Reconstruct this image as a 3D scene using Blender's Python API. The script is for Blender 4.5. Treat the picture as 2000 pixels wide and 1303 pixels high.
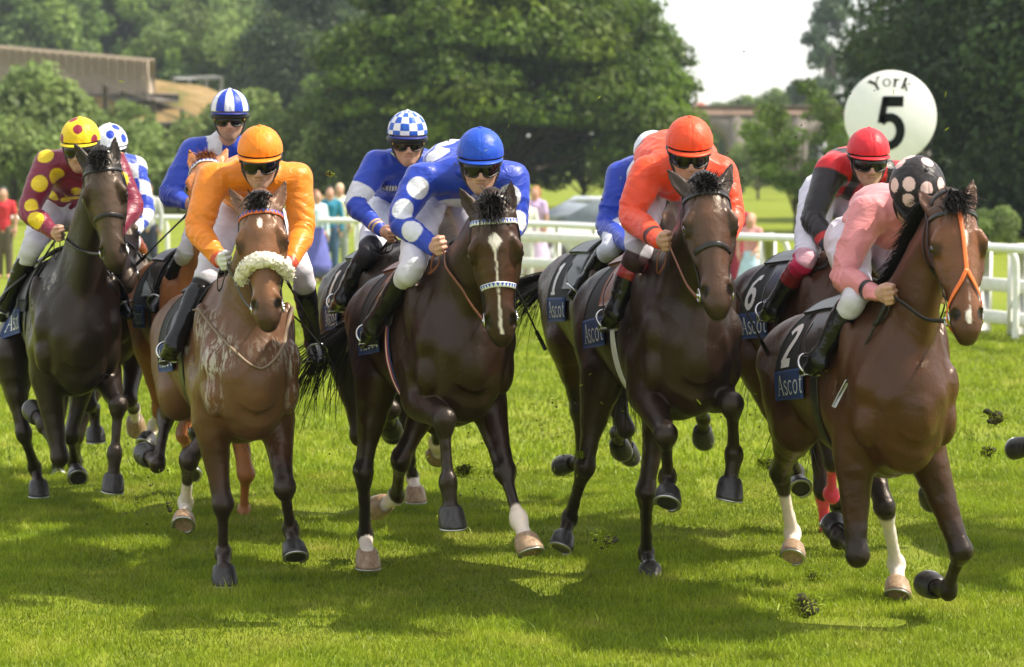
import bpy, math, random, os
import numpy as np
from mathutils import Vector, Matrix
from mathutils.bvhtree import BVHTree
from concurrent.futures import ThreadPoolExecutor

R = math.radians
scene = bpy.context.scene
for o in list(bpy.data.objects): bpy.data.objects.remove(o)

# ------------------------------------------------------------------ camera
CAM = np.array((0.0, 0.0, 2.1)); FPX = 5000.0; HORIZON = 320.0
pitch = math.atan((651.5 - HORIZON) / FPX)
camd = bpy.data.cameras.new("camera"); cam = bpy.data.objects.new("camera", camd)
scene.collection.objects.link(cam); scene.camera = cam
cam.location = CAM; cam.rotation_euler = (math.pi / 2 - pitch, 0, 0)
camd.sensor_width = 36; camd.lens = 36 * FPX / 2000
camd.clip_start = 0.5; camd.clip_end = 6000
camd.dof.use_dof = True; camd.dof.focus_distance = 12.6; camd.dof.aperture_fstop = 3.4

# ------------------------------------------------------------------ light
SUN_AZ, SUN_EL = R(89), R(51)          # azimuth from +Y (away from the camera) towards +X, elevation
sun_dir = Vector((math.sin(SUN_AZ) * math.cos(SUN_EL), math.cos(SUN_AZ) * math.cos(SUN_EL), math.sin(SUN_EL)))
sl = bpy.data.lights.new("sun", 'SUN'); sl.energy = 4.7; sl.angle = R(0.6); sl.color = (1.0, 0.92, 0.78)
so = bpy.data.objects.new("sun", sl); scene.collection.objects.link(so)
so.rotation_euler = (-sun_dir).to_track_quat('-Z', 'Y').to_euler()
w = bpy.data.worlds.new("World"); scene.world = w; w.use_nodes = True
wn = w.node_tree; wn.nodes.clear()
sky = wn.nodes.new('ShaderNodeTexSky'); sky.sky_type = 'NISHITA'; sky.sun_disc = False
sky.sun_elevation = SUN_EL; sky.sun_rotation = SUN_AZ; sky.dust_density = 1.0; sky.air_density = 1.0; sky.ozone_density = 1.0
bg = wn.nodes.new('ShaderNodeBackground'); bg.inputs[1].default_value = 0.135
wo = wn.nodes.new('ShaderNodeOutputWorld')
hz = wn.nodes.new('ShaderNodeMix'); hz.data_type = 'RGBA'; hz.inputs[0].default_value = .62; hz.inputs[7].default_value = (7.2, 7.05, 6.8, 1)   # thin milky cloud over the clear sky
wn.links.new(sky.outputs[0], hz.inputs[6]); wn.links.new(hz.outputs[2], bg.inputs[0]); wn.links.new(bg.outputs[0], wo.inputs[0])
vs = scene.view_settings; vs.view_transform = 'Standard'; vs.look = 'None'; vs.gamma = 1.0; vs.exposure = 0.72
scene.render.engine = 'CYCLES'

# ------------------------------------------------------------------ small helpers
RIGHT = np.array((1.0, 0, 0)); FWD = np.array((0, math.cos(pitch), -math.sin(pitch))); UPV = np.array((0, math.sin(pitch), math.cos(pitch)))
A = lambda *a: np.array(a, float)
def nrm(v): v = np.asarray(v, float); return v / (np.linalg.norm(v) + 1e-12)
def ray(px, py): return FWD + (px - 1000) / FPX * RIGHT - (py - 651.5) / FPX * UPV
def at(px, py, D): return CAM + D * ray(px, py)                    # the place seen there at distance D
def on_len(P, px, py, L, near):                                     # a joint a bone's length away from P
    r = ray(px, py); w_ = CAM - P
    a = r @ r; b = 2 * (r @ w_); c = w_ @ w_ - L * L
    disc = b * b - 4 * a * c
    if disc < 0: t = -b / (2 * a)
    else: t = (-b - math.sqrt(disc)) / (2 * a) if near else (-b + math.sqrt(disc)) / (2 * a)
    return CAM + t * r
def ground_at(px, py):
    r = ray(px, py); t = -CAM[2] / r[2]; return CAM + t * r

def tag(o, label=None, cat=None, group=None, kind=None):
    if label: o['label'] = label
    if cat: o['category'] = cat
    if group: o['group'] = group
    if kind: o['kind'] = kind
    return o
def fast_mesh(name, V, F, smooth=True):
    """V (n,3); F (m,3|4) array or list of index lists"""
    me = bpy.data.meshes.new(name)
    V = np.asarray(V, np.float32)
    if isinstance(F, np.ndarray):
        k = F.shape[1]; nf = len(F); flat = F.ravel().astype(np.int32)
        starts = np.arange(0, nf * k, k, dtype=np.int32)
    else:
        lens = np.array([len(f) for f in F], np.int32); nf = len(F)
        flat = np.array([i for f in F for i in f], np.int32)
        starts = np.concatenate(([0], np.cumsum(lens)[:-1])).astype(np.int32)
    me.vertices.add(len(V)); me.vertices.foreach_set('co', V.ravel())
    me.loops.add(len(flat)); me.loops.foreach_set('vertex_index', flat)
    me.polygons.add(nf); me.polygons.foreach_set('loop_start', starts)
    me.update(calc_edges=True); me.validate()
    if smooth: me.polygons.foreach_set('use_smooth', np.ones(len(me.polygons), bool))
    return me
def mobj(name, V, F, mat, parent=None, base=None, smooth=True, col=None, attrs=None):
    """V in world coordinates; the object (or its thing) sits at base"""
    V = np.asarray(V, float)
    if base is None: base = np.array(parent.get('_b')) if parent is not None and parent.get('_b') is not None else np.zeros(3)
    me = fast_mesh(name, V - base, F, smooth)
    if col is not None:
        at_ = me.color_attributes.new('col', 'FLOAT_COLOR', 'POINT')
        c4 = np.ones((len(V), 4), np.float32); c4[:, :col.shape[1]] = col; at_.data.foreach_set('color', c4.ravel())
    if attrs:
        for k_, a_ in attrs.items():
            at_ = me.attributes.new(k_, 'FLOAT', 'POINT'); at_.data.foreach_set('value', np.asarray(a_, np.float32))
    if mat is not None:
        for m_ in (mat if isinstance(mat, (list, tuple)) else [mat]): me.materials.append(m_)
    o = bpy.data.objects.new(name, me); scene.collection.objects.link(o)
    if parent is not None: o.parent = parent; o['_b'] = list(map(float, base))
    else: o.location = base; o['_b'] = list(map(float, base))
    return o
def empty(name, base):
    o = bpy.data.objects.new(name, None); scene.collection.objects.link(o); o.location = base; o['_b'] = list(map(float, base))
    o.empty_display_size = .2
    return o
class MB:
    """collects simple pieces into one mesh"""
    def __init__(s): s.V = []; s.F = []; s.n = 0
    def add(s, V, F):
        V = np.asarray(V, float); s.V.append(V); s.F += [[i + s.n for i in f] for f in F]; s.n += len(V); return s
    def box(s, c, size, axes=None, bev=0.0):
        c = np.asarray(c, float); h = np.asarray(size, float) / 2
        ax = np.eye(3) if axes is None else np.array(axes)
        b = min(bev, h.min() * .9)
        if b <= 0:
            P = [[x, y, z] for x in (-1, 1) for y in (-1, 1) for z in (-1, 1)]
            return s.add(c + (np.array(P) * h) @ ax, [(0, 1, 3, 2), (4, 6, 7, 5), (0, 4, 5, 1), (2, 3, 7, 6), (0, 2, 6, 4), (1, 5, 7, 3)])
        P = []; idx = {}
        for sx in (-1, 1):
            for sy in (-1, 1):
                for sz in (-1, 1):
                    for k in range(3):
                        v = np.array((sx, sy, sz)) * (h - b); v[k] = (sx, sy, sz)[k] * h[k]
                        idx[(sx, sy, sz, k)] = len(P); P.append(v)
        F = []
        def q(*a): 
            F.append([idx[i] for i in a])
        for k in range(3):
            i, j = (k + 1) % 3, (k + 2) % 3
            for sg in (-1, 1):
                r = []
                for a, b_ in ((-1, -1), (1, -1), (1, 1), (-1, 1)):
                    t = [0, 0, 0]; t[k] = sg; t[i] = a; t[j] = b_; r.append((*t, k))
                if sg < 0: r.reverse()
                q(*r)
            for a in (-1, 1):
                for b_ in (-1, 1):
                    t0 = [0, 0, 0]; t0[i] = a; t0[j] = b_; t1 = list(t0); t0[k] = -1; t1[k] = 1
                    r = [(*t0, i), (*t1, i), (*t1, j), (*t0, j)]
                    if a * b_ < 0: r.reverse()
                    q(*r)
        for sx in (-1, 1):
            for sy in (-1, 1):
                for sz in (-1, 1):
                    r = [(sx, sy, sz, 0), (sx, sy, sz, 1), (sx, sy, sz, 2)]
                    if sx * sy * sz < 0: r.reverse()
                    q(*r)
        return s.add(c + np.array(P) @ ax, F)
    def tube(s, pts, r, n=8, flat=None, up=None, cap=True):
        pts = np.asarray(pts, float); m = len(pts)
        rr = np.broadcast_to(np.asarray(r, float), (m,)); T = np.gradient(pts, axis=0); T /= np.linalg.norm(T, axis=1)[:, None] + 1e-12
        u = None; V = []
        for i in range(m):
            if up is not None:
                upi = up[i] if np.ndim(up) == 2 else up
                v_ = nrm(np.cross(T[i], upi)); 
            else:
                if u is None: u = nrm(np.cross(T[i], (0.1, .3, 1) if abs(T[i][2]) < .9 else (1, .1, 0)))
                u = nrm(u - (u @ T[i]) * T[i]); v_ = u
            w_ = np.cross(T[i], v_)
            fl = 1 if flat is None else flat
            for k in range(n):
                a = 2 * math.pi * k / n
                V.append(pts[i] + rr[i] * (math.cos(a) * v_ + fl * math.sin(a) * w_))
        F = [[i * n + k, i * n + (k + 1) % n, (i + 1) * n + (k + 1) % n, (i + 1) * n + k] for i in range(m - 1) for k in range(n)]
        if cap: F += [list(range(n))[::-1], [(m - 1) * n + k for k in range(n)]]
        return s.add(V, F)
    def ball(s, c, r, axes=None, nu=14, nv=9):
        r = np.broadcast_to(np.asarray(r, float), (3,)); ax = np.eye(3) if axes is None else np.array(axes)
        V = [(0, 0, 1)]; 
        for j in range(1, nv):
            t = math.pi * j / nv
            for i in range(nu): a = 2 * math.pi * i / nu; V.append((math.sin(t) * math.cos(a), math.sin(t) * math.sin(a), math.cos(t)))
        V.append((0, 0, -1)); F = [[0, 1 + i, 1 + (i + 1) % nu] for i in range(nu)]
        for j in range(nv - 2):
            for i in range(nu): F.append([1 + j * nu + i, 1 + (j + 1) * nu + i, 1 + (j + 1) * nu + (i + 1) % nu, 1 + j * nu + (i + 1) % nu])
        l = len(V) - 1; F += [[l, 1 + (nv - 2) * nu + (i + 1) % nu, 1 + (nv - 2) * nu + i] for i in range(nu)]
        return s.add(np.asarray(c) + (np.array(V) * r) @ ax, F)
    def build(s, name, mat, parent=None, base=None, smooth=True, **k):
        return mobj(name, np.concatenate(s.V), s.F, mat, parent, base, smooth, **k)
def cr(pts, n=6):
    """Catmull-Rom through points (any columns)"""
    P = np.asarray(pts, float); P = np.vstack((2 * P[0] - P[1], P, 2 * P[-1] - P[-2])); out = []
    for i in range(1, len(P) - 2):
        for k in range(n):
            t = k / n; a, b, c, d = P[i - 1], P[i], P[i + 1], P[i + 2]
            out.append(.5 * (2 * b + (c - a) * t + (2 * a - 5 * b + 4 * c - d) * t * t + (3 * b - a - 3 * c + d) * t ** 3))
    out.append(P[-2]); return np.array(out)
def smstep(e0, e1, x): t = np.clip((x - e0) / (e1 - e0 + 1e-9), 0, 1); return t * t * (3 - 2 * t)
_rg = np.random.RandomState(5).rand(32, 32, 32).astype(np.float32)
def vnoise(P):
    P = np.asarray(P, np.float32); i = np.floor(P).astype(int); f = P - i; f = f * f * (3 - 2 * f)
    g = lambda a, b, c: _rg[(i[:, 0] + a) & 31, (i[:, 1] + b) & 31, (i[:, 2] + c) & 31]
    x, y, z = f.T
    c0 = (g(0, 0, 0) * (1 - x) + g(1, 0, 0) * x) * (1 - y) + (g(0, 1, 0) * (1 - x) + g(1, 1, 0) * x) * y
    c1 = (g(0, 0, 1) * (1 - x) + g(1, 0, 1) * x) * (1 - y) + (g(0, 1, 1) * (1 - x) + g(1, 1, 1) * x) * y
    return c0 * (1 - z) + c1 * z

# ------------------------------------------------------------------ organic surfaces: blended elliptic tubes, meshed with surface nets
class Field:
    def __init__(s, vox, k=0.02): s.vox = vox; s.k = k; s.ch = []; s.sub = []
    def chain(s, pts, rad, lat, k=None, sub=False, off=None):
        """pts (n,3); rad (n,2): radius along lat, radius across it"""
        pts = np.asarray(pts, float); rad = np.asarray(rad, float)
        if rad.ndim == 1: rad = np.stack((rad, rad), 1)
        (s.sub if sub else s.ch).append((pts, rad, np.asarray(lat, float), k or s.k)); return s
    def blob(s, c, r, axes=None, k=None, sub=False):
        """ellipsoid; axes rows = directions of the three radii"""
        ax = np.eye(3) if axes is None else np.array(axes, float)
        (s.sub if sub else s.ch).append((np.asarray(c, float), np.broadcast_to(np.asarray(r, float), (3,)), ax, k or s.k, 'e')); return s
    def _d(s, ch, lo, dims, out_fn):
        vox = s.vox
        if len(ch) == 5:
            c, r, ax, k, _ = ch; ext = np.sqrt(((ax * r[:, None]) ** 2).sum(0)) + 5 * k
            i0 = np.maximum(np.floor((c - ext - lo) / vox).astype(int), 0); i1 = np.minimum(np.ceil((c + ext - lo) / vox).astype(int) + 1, dims)
            if (i1 <= i0).any(): return
            g = [lo[a] + vox * np.arange(i0[a], i1[a], dtype=np.float32) - c[a] for a in range(3)]
            e = 0; m = 0
            for q in range(3):
                pr = (g[0] * ax[q, 0])[:, None, None] + (g[1] * ax[q, 1])[None, :, None] + (g[2] * ax[q, 2])[None, None, :]
                t = (pr / r[q]) ** 2; e = e + t; m = m + t / r[q] ** 2
            e = np.sqrt(e); d = (e - 1) * e / np.sqrt(m + 1e-9)
            d = np.maximum(d, -.2); out_fn(i0, i1, d.astype(np.float32), k); return
        pts, rad, lat, k = ch; marg = rad.max(1) + 5 * k
        plo = (pts - marg[:, None]).min(0); phi = (pts + marg[:, None]).max(0)
        I0 = np.maximum(np.floor((plo - lo) / vox).astype(int), 0); I1 = np.minimum(np.ceil((phi - lo) / vox).astype(int) + 1, dims)
        if (I1 <= I0).any(): return
        D = np.full(I1 - I0, 9.0, np.float32)
        for i in range(len(pts) - 1):
            a, b = pts[i], pts[i + 1]; L = np.linalg.norm(b - a)
            if L < 1e-6: continue
            T = (b - a) / L; mm = max(marg[i], marg[i + 1])
            u = lat if lat.ndim == 1 else lat[i]
            u = nrm(u - (u @ T) * T); v = np.cross(T, u)
            i0 = np.maximum(np.floor((np.minimum(a, b) - mm - lo) / vox).astype(int), I0); i1 = np.minimum(np.ceil((np.maximum(a, b) + mm - lo) / vox).astype(int) + 1, I1)
            if (i1 <= i0).any(): continue
            g = [(lo[q] + vox * np.arange(i0[q], i1[q]) - a[q]).astype(np.float32) for q in range(3)]
            pr = lambda w_: (g[0] * np.float32(w_[0]))[:, None, None] + (g[1] * np.float32(w_[1]))[None, :, None] + (g[2] * np.float32(w_[2]))[None, None, :]
            t = pr(T); tc = np.clip(t / L, 0, 1); ov = t - tc * L
            ru = rad[i, 0] + (rad[i + 1, 0] - rad[i, 0]) * tc; rv = rad[i, 1] + (rad[i + 1, 1] - rad[i, 1]) * tc
            pu = pr(u); pv = pr(v)
            a2 = (pu / ru) ** 2; b2 = (pv / rv) ** 2; rm = np.minimum(ru, rv); c2 = (ov / rm) ** 2
            e = np.sqrt(a2 + b2 + c2); gr = np.sqrt(a2 / ru ** 2 + b2 / rv ** 2 + c2 / rm ** 2) + 1e-6
            d = (e - 1) * e / gr
            d = np.where(e < .5, -0.5 * rm, d)
            sl_ = tuple(slice(i0[q] - I0[q], i1[q] - I0[q]) for q in range(3))
            np.minimum(D[sl_], d.astype(np.float32), out=D[sl_])
        out_fn(I0, I1, D, k)
    def mesh(s, smooth=2, lo=None, hi=None):
        los = []; his = []
        for c in s.ch:
            if len(c) == 5: los.append(c[0] - c[1].max()); his.append(c[0] + c[1].max())
            else: los.append((c[0] - c[1].max(1)[:, None]).min(0)); his.append((c[0] + c[1].max(1)[:, None]).max(0))
        lo = np.min(los, 0) - 3 * s.vox - s.k if lo is None else lo; hi = np.max(his, 0) + 3 * s.vox + s.k if hi is None else hi
        dims = np.ceil((hi - lo) / s.vox).astype(int) + 1
        F = np.zeros(dims, np.float32)
        def acc(i0, i1, d, k):
            sl_ = tuple(slice(i0[q], i1[q]) for q in range(3)); F[sl_] += np.exp(np.clip(-d / k, -30, 12))
        for c in s.ch: s._d(c, lo, dims, acc)
        D = -s.k * np.log(F + 1e-9); del F
        def sb(i0, i1, d, k):
            sl_ = tuple(slice(i0[q], i1[q]) for q in range(3)); D[sl_] = np.maximum(D[sl_], -d)
        for c in s.sub: s._d(c, lo, dims, sb)
        return surface_nets(D, lo, s.vox, smooth)
def surface_nets(D, lo, vox, smooth):
    nx, ny, nz = D.shape; ins = D < 0
    P = []; cells = []; quads = []
    st = np.array((ny * nz, nz, 1), np.int64)
    for ax in range(3):
        a = [slice(None)] * 3; b = [slice(None)] * 3; a[ax] = slice(0, -1); b[ax] = slice(1, None)
        cr_ = ins[tuple(a)] != ins[tuple(b)]
        I = np.array(np.nonzero(cr_)).T
        o1, o2 = (ax + 1) % 3, (ax + 2) % 3
        ok = (I[:, o1] > 0) & (I[:, o2] > 0) & (I[:, o1] < D.shape[o1] - 1) & (I[:, o2] < D.shape[o2] - 1); I = I[ok]
        J = I.copy(); J[:, ax] += 1
        d0 = D[I[:, 0], I[:, 1], I[:, 2]]; d1 = D[J[:, 0], J[:, 1], J[:, 2]]
        t = d0 / (d0 - d1); X = I.astype(float); X[:, ax] += t
        base = I @ st
        c = np.stack((base - st[o1] - st[o2], base - st[o2], base, base - st[o1]), 1)
        flip = ~(d0 < 0); c[flip] = c[flip][:, ::-1]
        quads.append(c); P.append(np.repeat(X, 4, 0)); cells.append(c.ravel())
    Q = np.concatenate(quads); cells = np.concatenate(cells); P = np.concatenate(P)
    uq, inv = np.unique(cells, return_inverse=True); n = len(uq)
    cnt = np.bincount(inv, minlength=n)
    V = np.stack([np.bincount(inv, P[:, k], n) / cnt for k in range(3)], 1)
    F = inv.reshape(-1, 4).astype(np.int32)
    for it in range(smooth):
        e0 = F.ravel(); e1 = np.roll(F, -1, 1).ravel(); c2 = np.bincount(e0, minlength=n) + np.bincount(e1, minlength=n)
        V = np.stack([(np.bincount(e0, V[e1, k], n) + np.bincount(e1, V[e0, k], n)) / c2 * .5 + V[:, k] * .5 for k in range(3)], 1)
    return V * vox + lo, F
def bvh_of(V, F): return BVHTree.FromPolygons([tuple(v) for v in V], [tuple(f) for f in F])
def snap(bv, p, off):
    q, n, _, _ = bv.find_nearest(Vector(p))
    return np.array(q) + np.array(n) * off
def seg_param(V, pts):
    """for each vertex: distance to the polyline and the position along it (in joints)"""
    best = np.full(len(V), 9.0); par = np.zeros(len(V))
    for i in range(len(pts) - 1):
        a, b = pts[i], pts[i + 1]; ab = b - a; t = np.clip((V - a) @ ab / (ab @ ab), 0, 1)
        d = np.linalg.norm(V - a - t[:, None] * ab, axis=1); m = d < best; best[m] = d[m]; par[m] = i + t[m]
    return best, par

# ------------------------------------------------------------------ materials
class NT:
    def __init__(s, name):
        s.m = bpy.data.materials.new(name); s.m.use_nodes = True; s.t = s.m.node_tree; s.t.nodes.clear()
        s.out = s.n('ShaderNodeOutputMaterial'); s.b = s.n('ShaderNodeBsdfPrincipled'); s.l(s.b.outputs[0], s.out.inputs[0])
    def n(s, t, **k):
        o = s.t.nodes.new(t)
        for a, b in k.items(): setattr(o, a, b)
        return o
    def l(s, a, b): s.t.links.new(a, b)
    def set(s, **k):
        for a, b in k.items(): 
            inp = s.b.inputs[{'col': 'Base Color', 'rough': 'Roughness', 'metal': 'Metallic', 'spec': 'Specular IOR Level', 'coat': 'Coat Weight', 'crough': 'Coat Roughness', 'sheen': 'Sheen Weight', 'sub': 'Subsurface Weight', 'alpha': 'Alpha', 'trans': 'Transmission Weight'}.get(a, a)]
            inp.default_value = (*b, 1) if isinstance(b, tuple) and len(b) == 3 else b
        return s
    def coord(s, kind='Object', scale=None):
        tc = s.n('ShaderNodeTexCoord').outputs[kind]
        if scale is None: return tc
        mp = s.n('ShaderNodeMapping'); s.l(tc, mp.inputs[0]); mp.inputs['Scale'].default_value = scale if isinstance(scale, tuple) else (scale,) * 3
        return mp.outputs[0]
    def noise(s, scale, detail=4, rough=.55, vec=None, dist=0, out=0):
        n = s.n('ShaderNodeTexNoise'); n.inputs['Scale'].default_value = scale; n.inputs['Detail'].default_value = detail; n.inputs['Roughness'].default_value = rough; n.inputs['Distortion'].default_value = dist
        s.l(vec if vec is not None else s.coord(), n.inputs['Vector']); return n.outputs[out]
    def ramp(s, fac, stops, interp='LINEAR'):
        r = s.n('ShaderNodeValToRGB'); r.color_ramp.interpolation = interp; e = r.color_ramp.elements
        while len(e) < len(stops): e.new(.5)
        for k, (p, c) in enumerate(stops): e[k].position = p; e[k].color = (*c, 1) if isinstance(c, tuple) else (c, c, c, 1)
        s.l(fac, r.inputs[0]); return r.outputs[0]
    def mix(s, fac, a, b, mode='MIX'):
        m = s.n('ShaderNodeMix', data_type='RGBA', blend_type=mode)
        for sock, v in ((m.inputs[0], fac), (m.inputs[6], a), (m.inputs[7], b)):
            if isinstance(v, (int, float)): sock.default_value = v
            elif isinstance(v, tuple): sock.default_value = (*v, 1) if len(v) == 3 else v
            else: s.l(v, sock)
        return m.outputs[2]
    def math(s, op, a, b=0.0, c=0.0):
        m = s.n('ShaderNodeMath', operation=op)
        for i, v in enumerate((a, b, c)):
            if isinstance(v, (int, float)): m.inputs[i].default_value = v
            else: s.l(v, m.inputs[i])
        return m.outputs[0]
    def bump(s, h, strength=.3, dist=.01, prev=None):
        b = s.n('ShaderNodeBump'); b.inputs['Strength'].default_value = strength; b.inputs['Distance'].default_value = dist; s.l(h, b.inputs['Height'])
        if prev is not None: s.l(prev, b.inputs['Normal'])
        s.l(b.outputs[0], s.b.inputs['Normal']); return b.outputs[0]
    def attr(s, name, out='Color'): a = s.n('ShaderNodeAttribute', attribute_name=name); return a.outputs[out]
    def color(s, sock): s.l(sock, s.b.inputs['Base Color']); return s
_mats = {}
def plain(name, col, rough=.6, metal=0, spec=.5, var=.15, bump=0, bscale=60, coat=0, sheen=0):
    if name in _mats: return _mats[name]
    t = NT(name).set(rough=rough, metal=metal, spec=spec, coat=coat, sheen=sheen)
    f = t.noise(9, 3); d = tuple(c * (1 - var) for c in col); l = tuple(min(1, c * (1 + var)) for c in col)
    t.color(t.ramp(f, [(.3, d), (.7, l)]))
    if bump: t.bump(t.noise(bscale, 3), bump, .004)
    _mats[name] = t.m; return t.m
# ------------------------------------------------------------------ horse coat
def coat_material():
    t = NT("horse_coat")
    base = t.attr('col'); wet = t.attr('wet', 'Fac'); foam = t.attr('foam', 'Fac')
    v = t.coord('Object')
    n1 = t.noise(7, 5, .6, v); c = t.mix(t.ramp(n1, [(.3, .0), (.75, .55)]), base, t.mix(1.0, base, (1.9, 1.55, 1.3), 'MULTIPLY'))
    hv = t.n('ShaderNodeMapping'); t.l(v, hv.inputs[0]); hv.inputs['Scale'].default_value = (60, 60, 30)
    n2 = t.noise(6, 3, .6, hv.outputs[0]); c = t.mix(.08, c, t.mix(1.0, c, t.ramp(n2, [(.3, .55), (.7, 1.5)]), 'MULTIPLY'))
    fv = t.n('ShaderNodeMapping'); t.l(v, fv.inputs[0]); fv.inputs['Scale'].default_value = (34, 34, 9)
    fn = t.noise(1.0, 8, .72, fv.outputs[0], dist=.7)
    fm = t.math('MULTIPLY', foam, t.ramp(fn, [(.50, 0.0), (.57, 1.0)])); 
    c = t.mix(t.math('MULTIPLY', fm, .62), c, (.62, .58, .52)); t.color(c)
    r = t.n('ShaderNodeMapRange'); t.l(t.math('ADD', t.math('MULTIPLY', n1, .5), t.math('MULTIPLY', wet, .5)), r.inputs[0]); r.inputs[3].default_value = .45; r.inputs[4].default_value = .27
    t.l(r.outputs[0], t.b.inputs['Roughness']); t.b.inputs['Specular IOR Level'].default_value = .42; t.b.inputs['Specular Tint'].default_value = (1, .86, .74, 1)
    t.b.inputs['Coat Weight'].default_value = .0; t.b.inputs['Coat Roughness'].default_value = .28
    b0 = t.bump(t.noise(6, 2, .5, v, dist=.8), .22, .03); b1 = t.bump(t.noise(17, 5, .62, v, dist=.8), .42, .010, b0)
    vv = t.n('ShaderNodeMapping'); t.l(v, vv.inputs[0]); vv.inputs['Scale'].default_value = (10, 10, 4); 
    vein = t.ramp(t.noise(2.2, 2, .5, vv.outputs[0], dist=1.2), [(.46, 0.0), (.5, 1.0), (.54, 0.0)])
    b2 = t.bump(vein, .20, .004, b1)
    t.bump(t.math('ADD', t.math('MULTIPLY', n2, .25), fm), .25, .004, b2)
    return t.m
def hair_material(name, col, rough=.6):
    t = NT(name).set(rough=rough, spec=.22)
    t.color(t.ramp(t.attr('col', 'Fac'), [(0, tuple(c * .5 for c in col)), (1, tuple(min(1, c * 1.9) for c in col))])); return t.m
M = {}
M['coat'] = coat_material()
M['mane_black'] = hair_material('black_horsehair', (.012, .010, .009))
M['mane_red'] = hair_material('chestnut_horsehair', (.22, .08, .03))
def hoof_mat(name, a, b):
    t = NT(name).set(rough=.4, spec=.5); v = t.coord('Object', (40, 40, 6)); n = t.noise(1.5, 4, .6, v)
    t.color(t.ramp(n, [(.3, a), (.7, b)])); t.bump(n, .4, .003); return t.m
M['hoof_dark'] = hoof_mat('dark_hoof_horn', (.010, .009, .009), (.042, .037, .034))
M['hoof_pale'] = hoof_mat('pale_hoof_horn', (.22, .13, .07), (.42, .29, .18))
M['eye'] = plain('dark_wet_eye', (.006, .003, .002), rough=.06, coat=1)
M['steel'] = plain('polished_steel', (.62, .62, .62), rough=.22, metal=1)
M['shoe'] = plain('worn_aluminium', (.5, .5, .5), rough=.4, metal=1)
M['strap_black'] = plain('black_leather', (.014, .012, .011), rough=.35, bump=.2)
M['strap_brown'] = plain('brown_leather', (.20, .065, .025), rough=.4, bump=.2)
M['nostril'] = plain('dark_nostril_skin', (.006, .004, .004), rough=.8)

FR_LEG = [(0, 0, .080, .105, 0), (0, .2, .072, .095, .0), (0, .45, .056, .070, .006), (0, .7, .042, .050, .004), (0, .88, .040, .045, 0), (0, 1.0, .044, .047, -.003),
          (1, .12, .037, .040, 0), (1, .28, .027, .033, .003), (1, .55, .0245, .033, .004), (1, .8, .026, .034, .004), (1, .92, .034, .040, .003), (1, 1., .036, .042, .003),
          (2, .35, .030, .034, 0), (2, .65, .029, .031, 0), (2, 1.0, .036, .038, 0)]
HI_LEG = [(0, 0, .100, .145, .0), (0, .22, .088, .125, .01), (0, .45, .064, .090, .012), (0, .7, .042, .060, .010), (0, .88, .036, .052, .008), (0, 1.0, .043, .056, .004),
          (1, .12, .039, .050, .004), (1, .3, .029, .040, .004), (1, .6, .0265, .036, .004), (1, .85, .028, .036, .004), (1, .94, .035, .041, .003), (1, 1., .036, .042, .003),
          (2, .35, .030, .034, 0), (2, .65, .029, .031, 0), (2, 1.0, .036, .038, 0)]
TRUNK = [(-.03, 1.10, .11, .17), (.02, 1.08, .170, .275), (.12, 1.10, .216, .360), (.28, 1.135, .244, .412), (.46, 1.16, .260, .402), (.66, 1.19, .274, .365), (.86, 1.23, .276, .320),
         (1.04, 1.27, .262, .275), (1.2, 1.305, .255, .245), (1.36, 1.31, .245, .225), (1.5, 1.27, .195, .195), (1.6, 1.23, .11, .12)]

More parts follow.
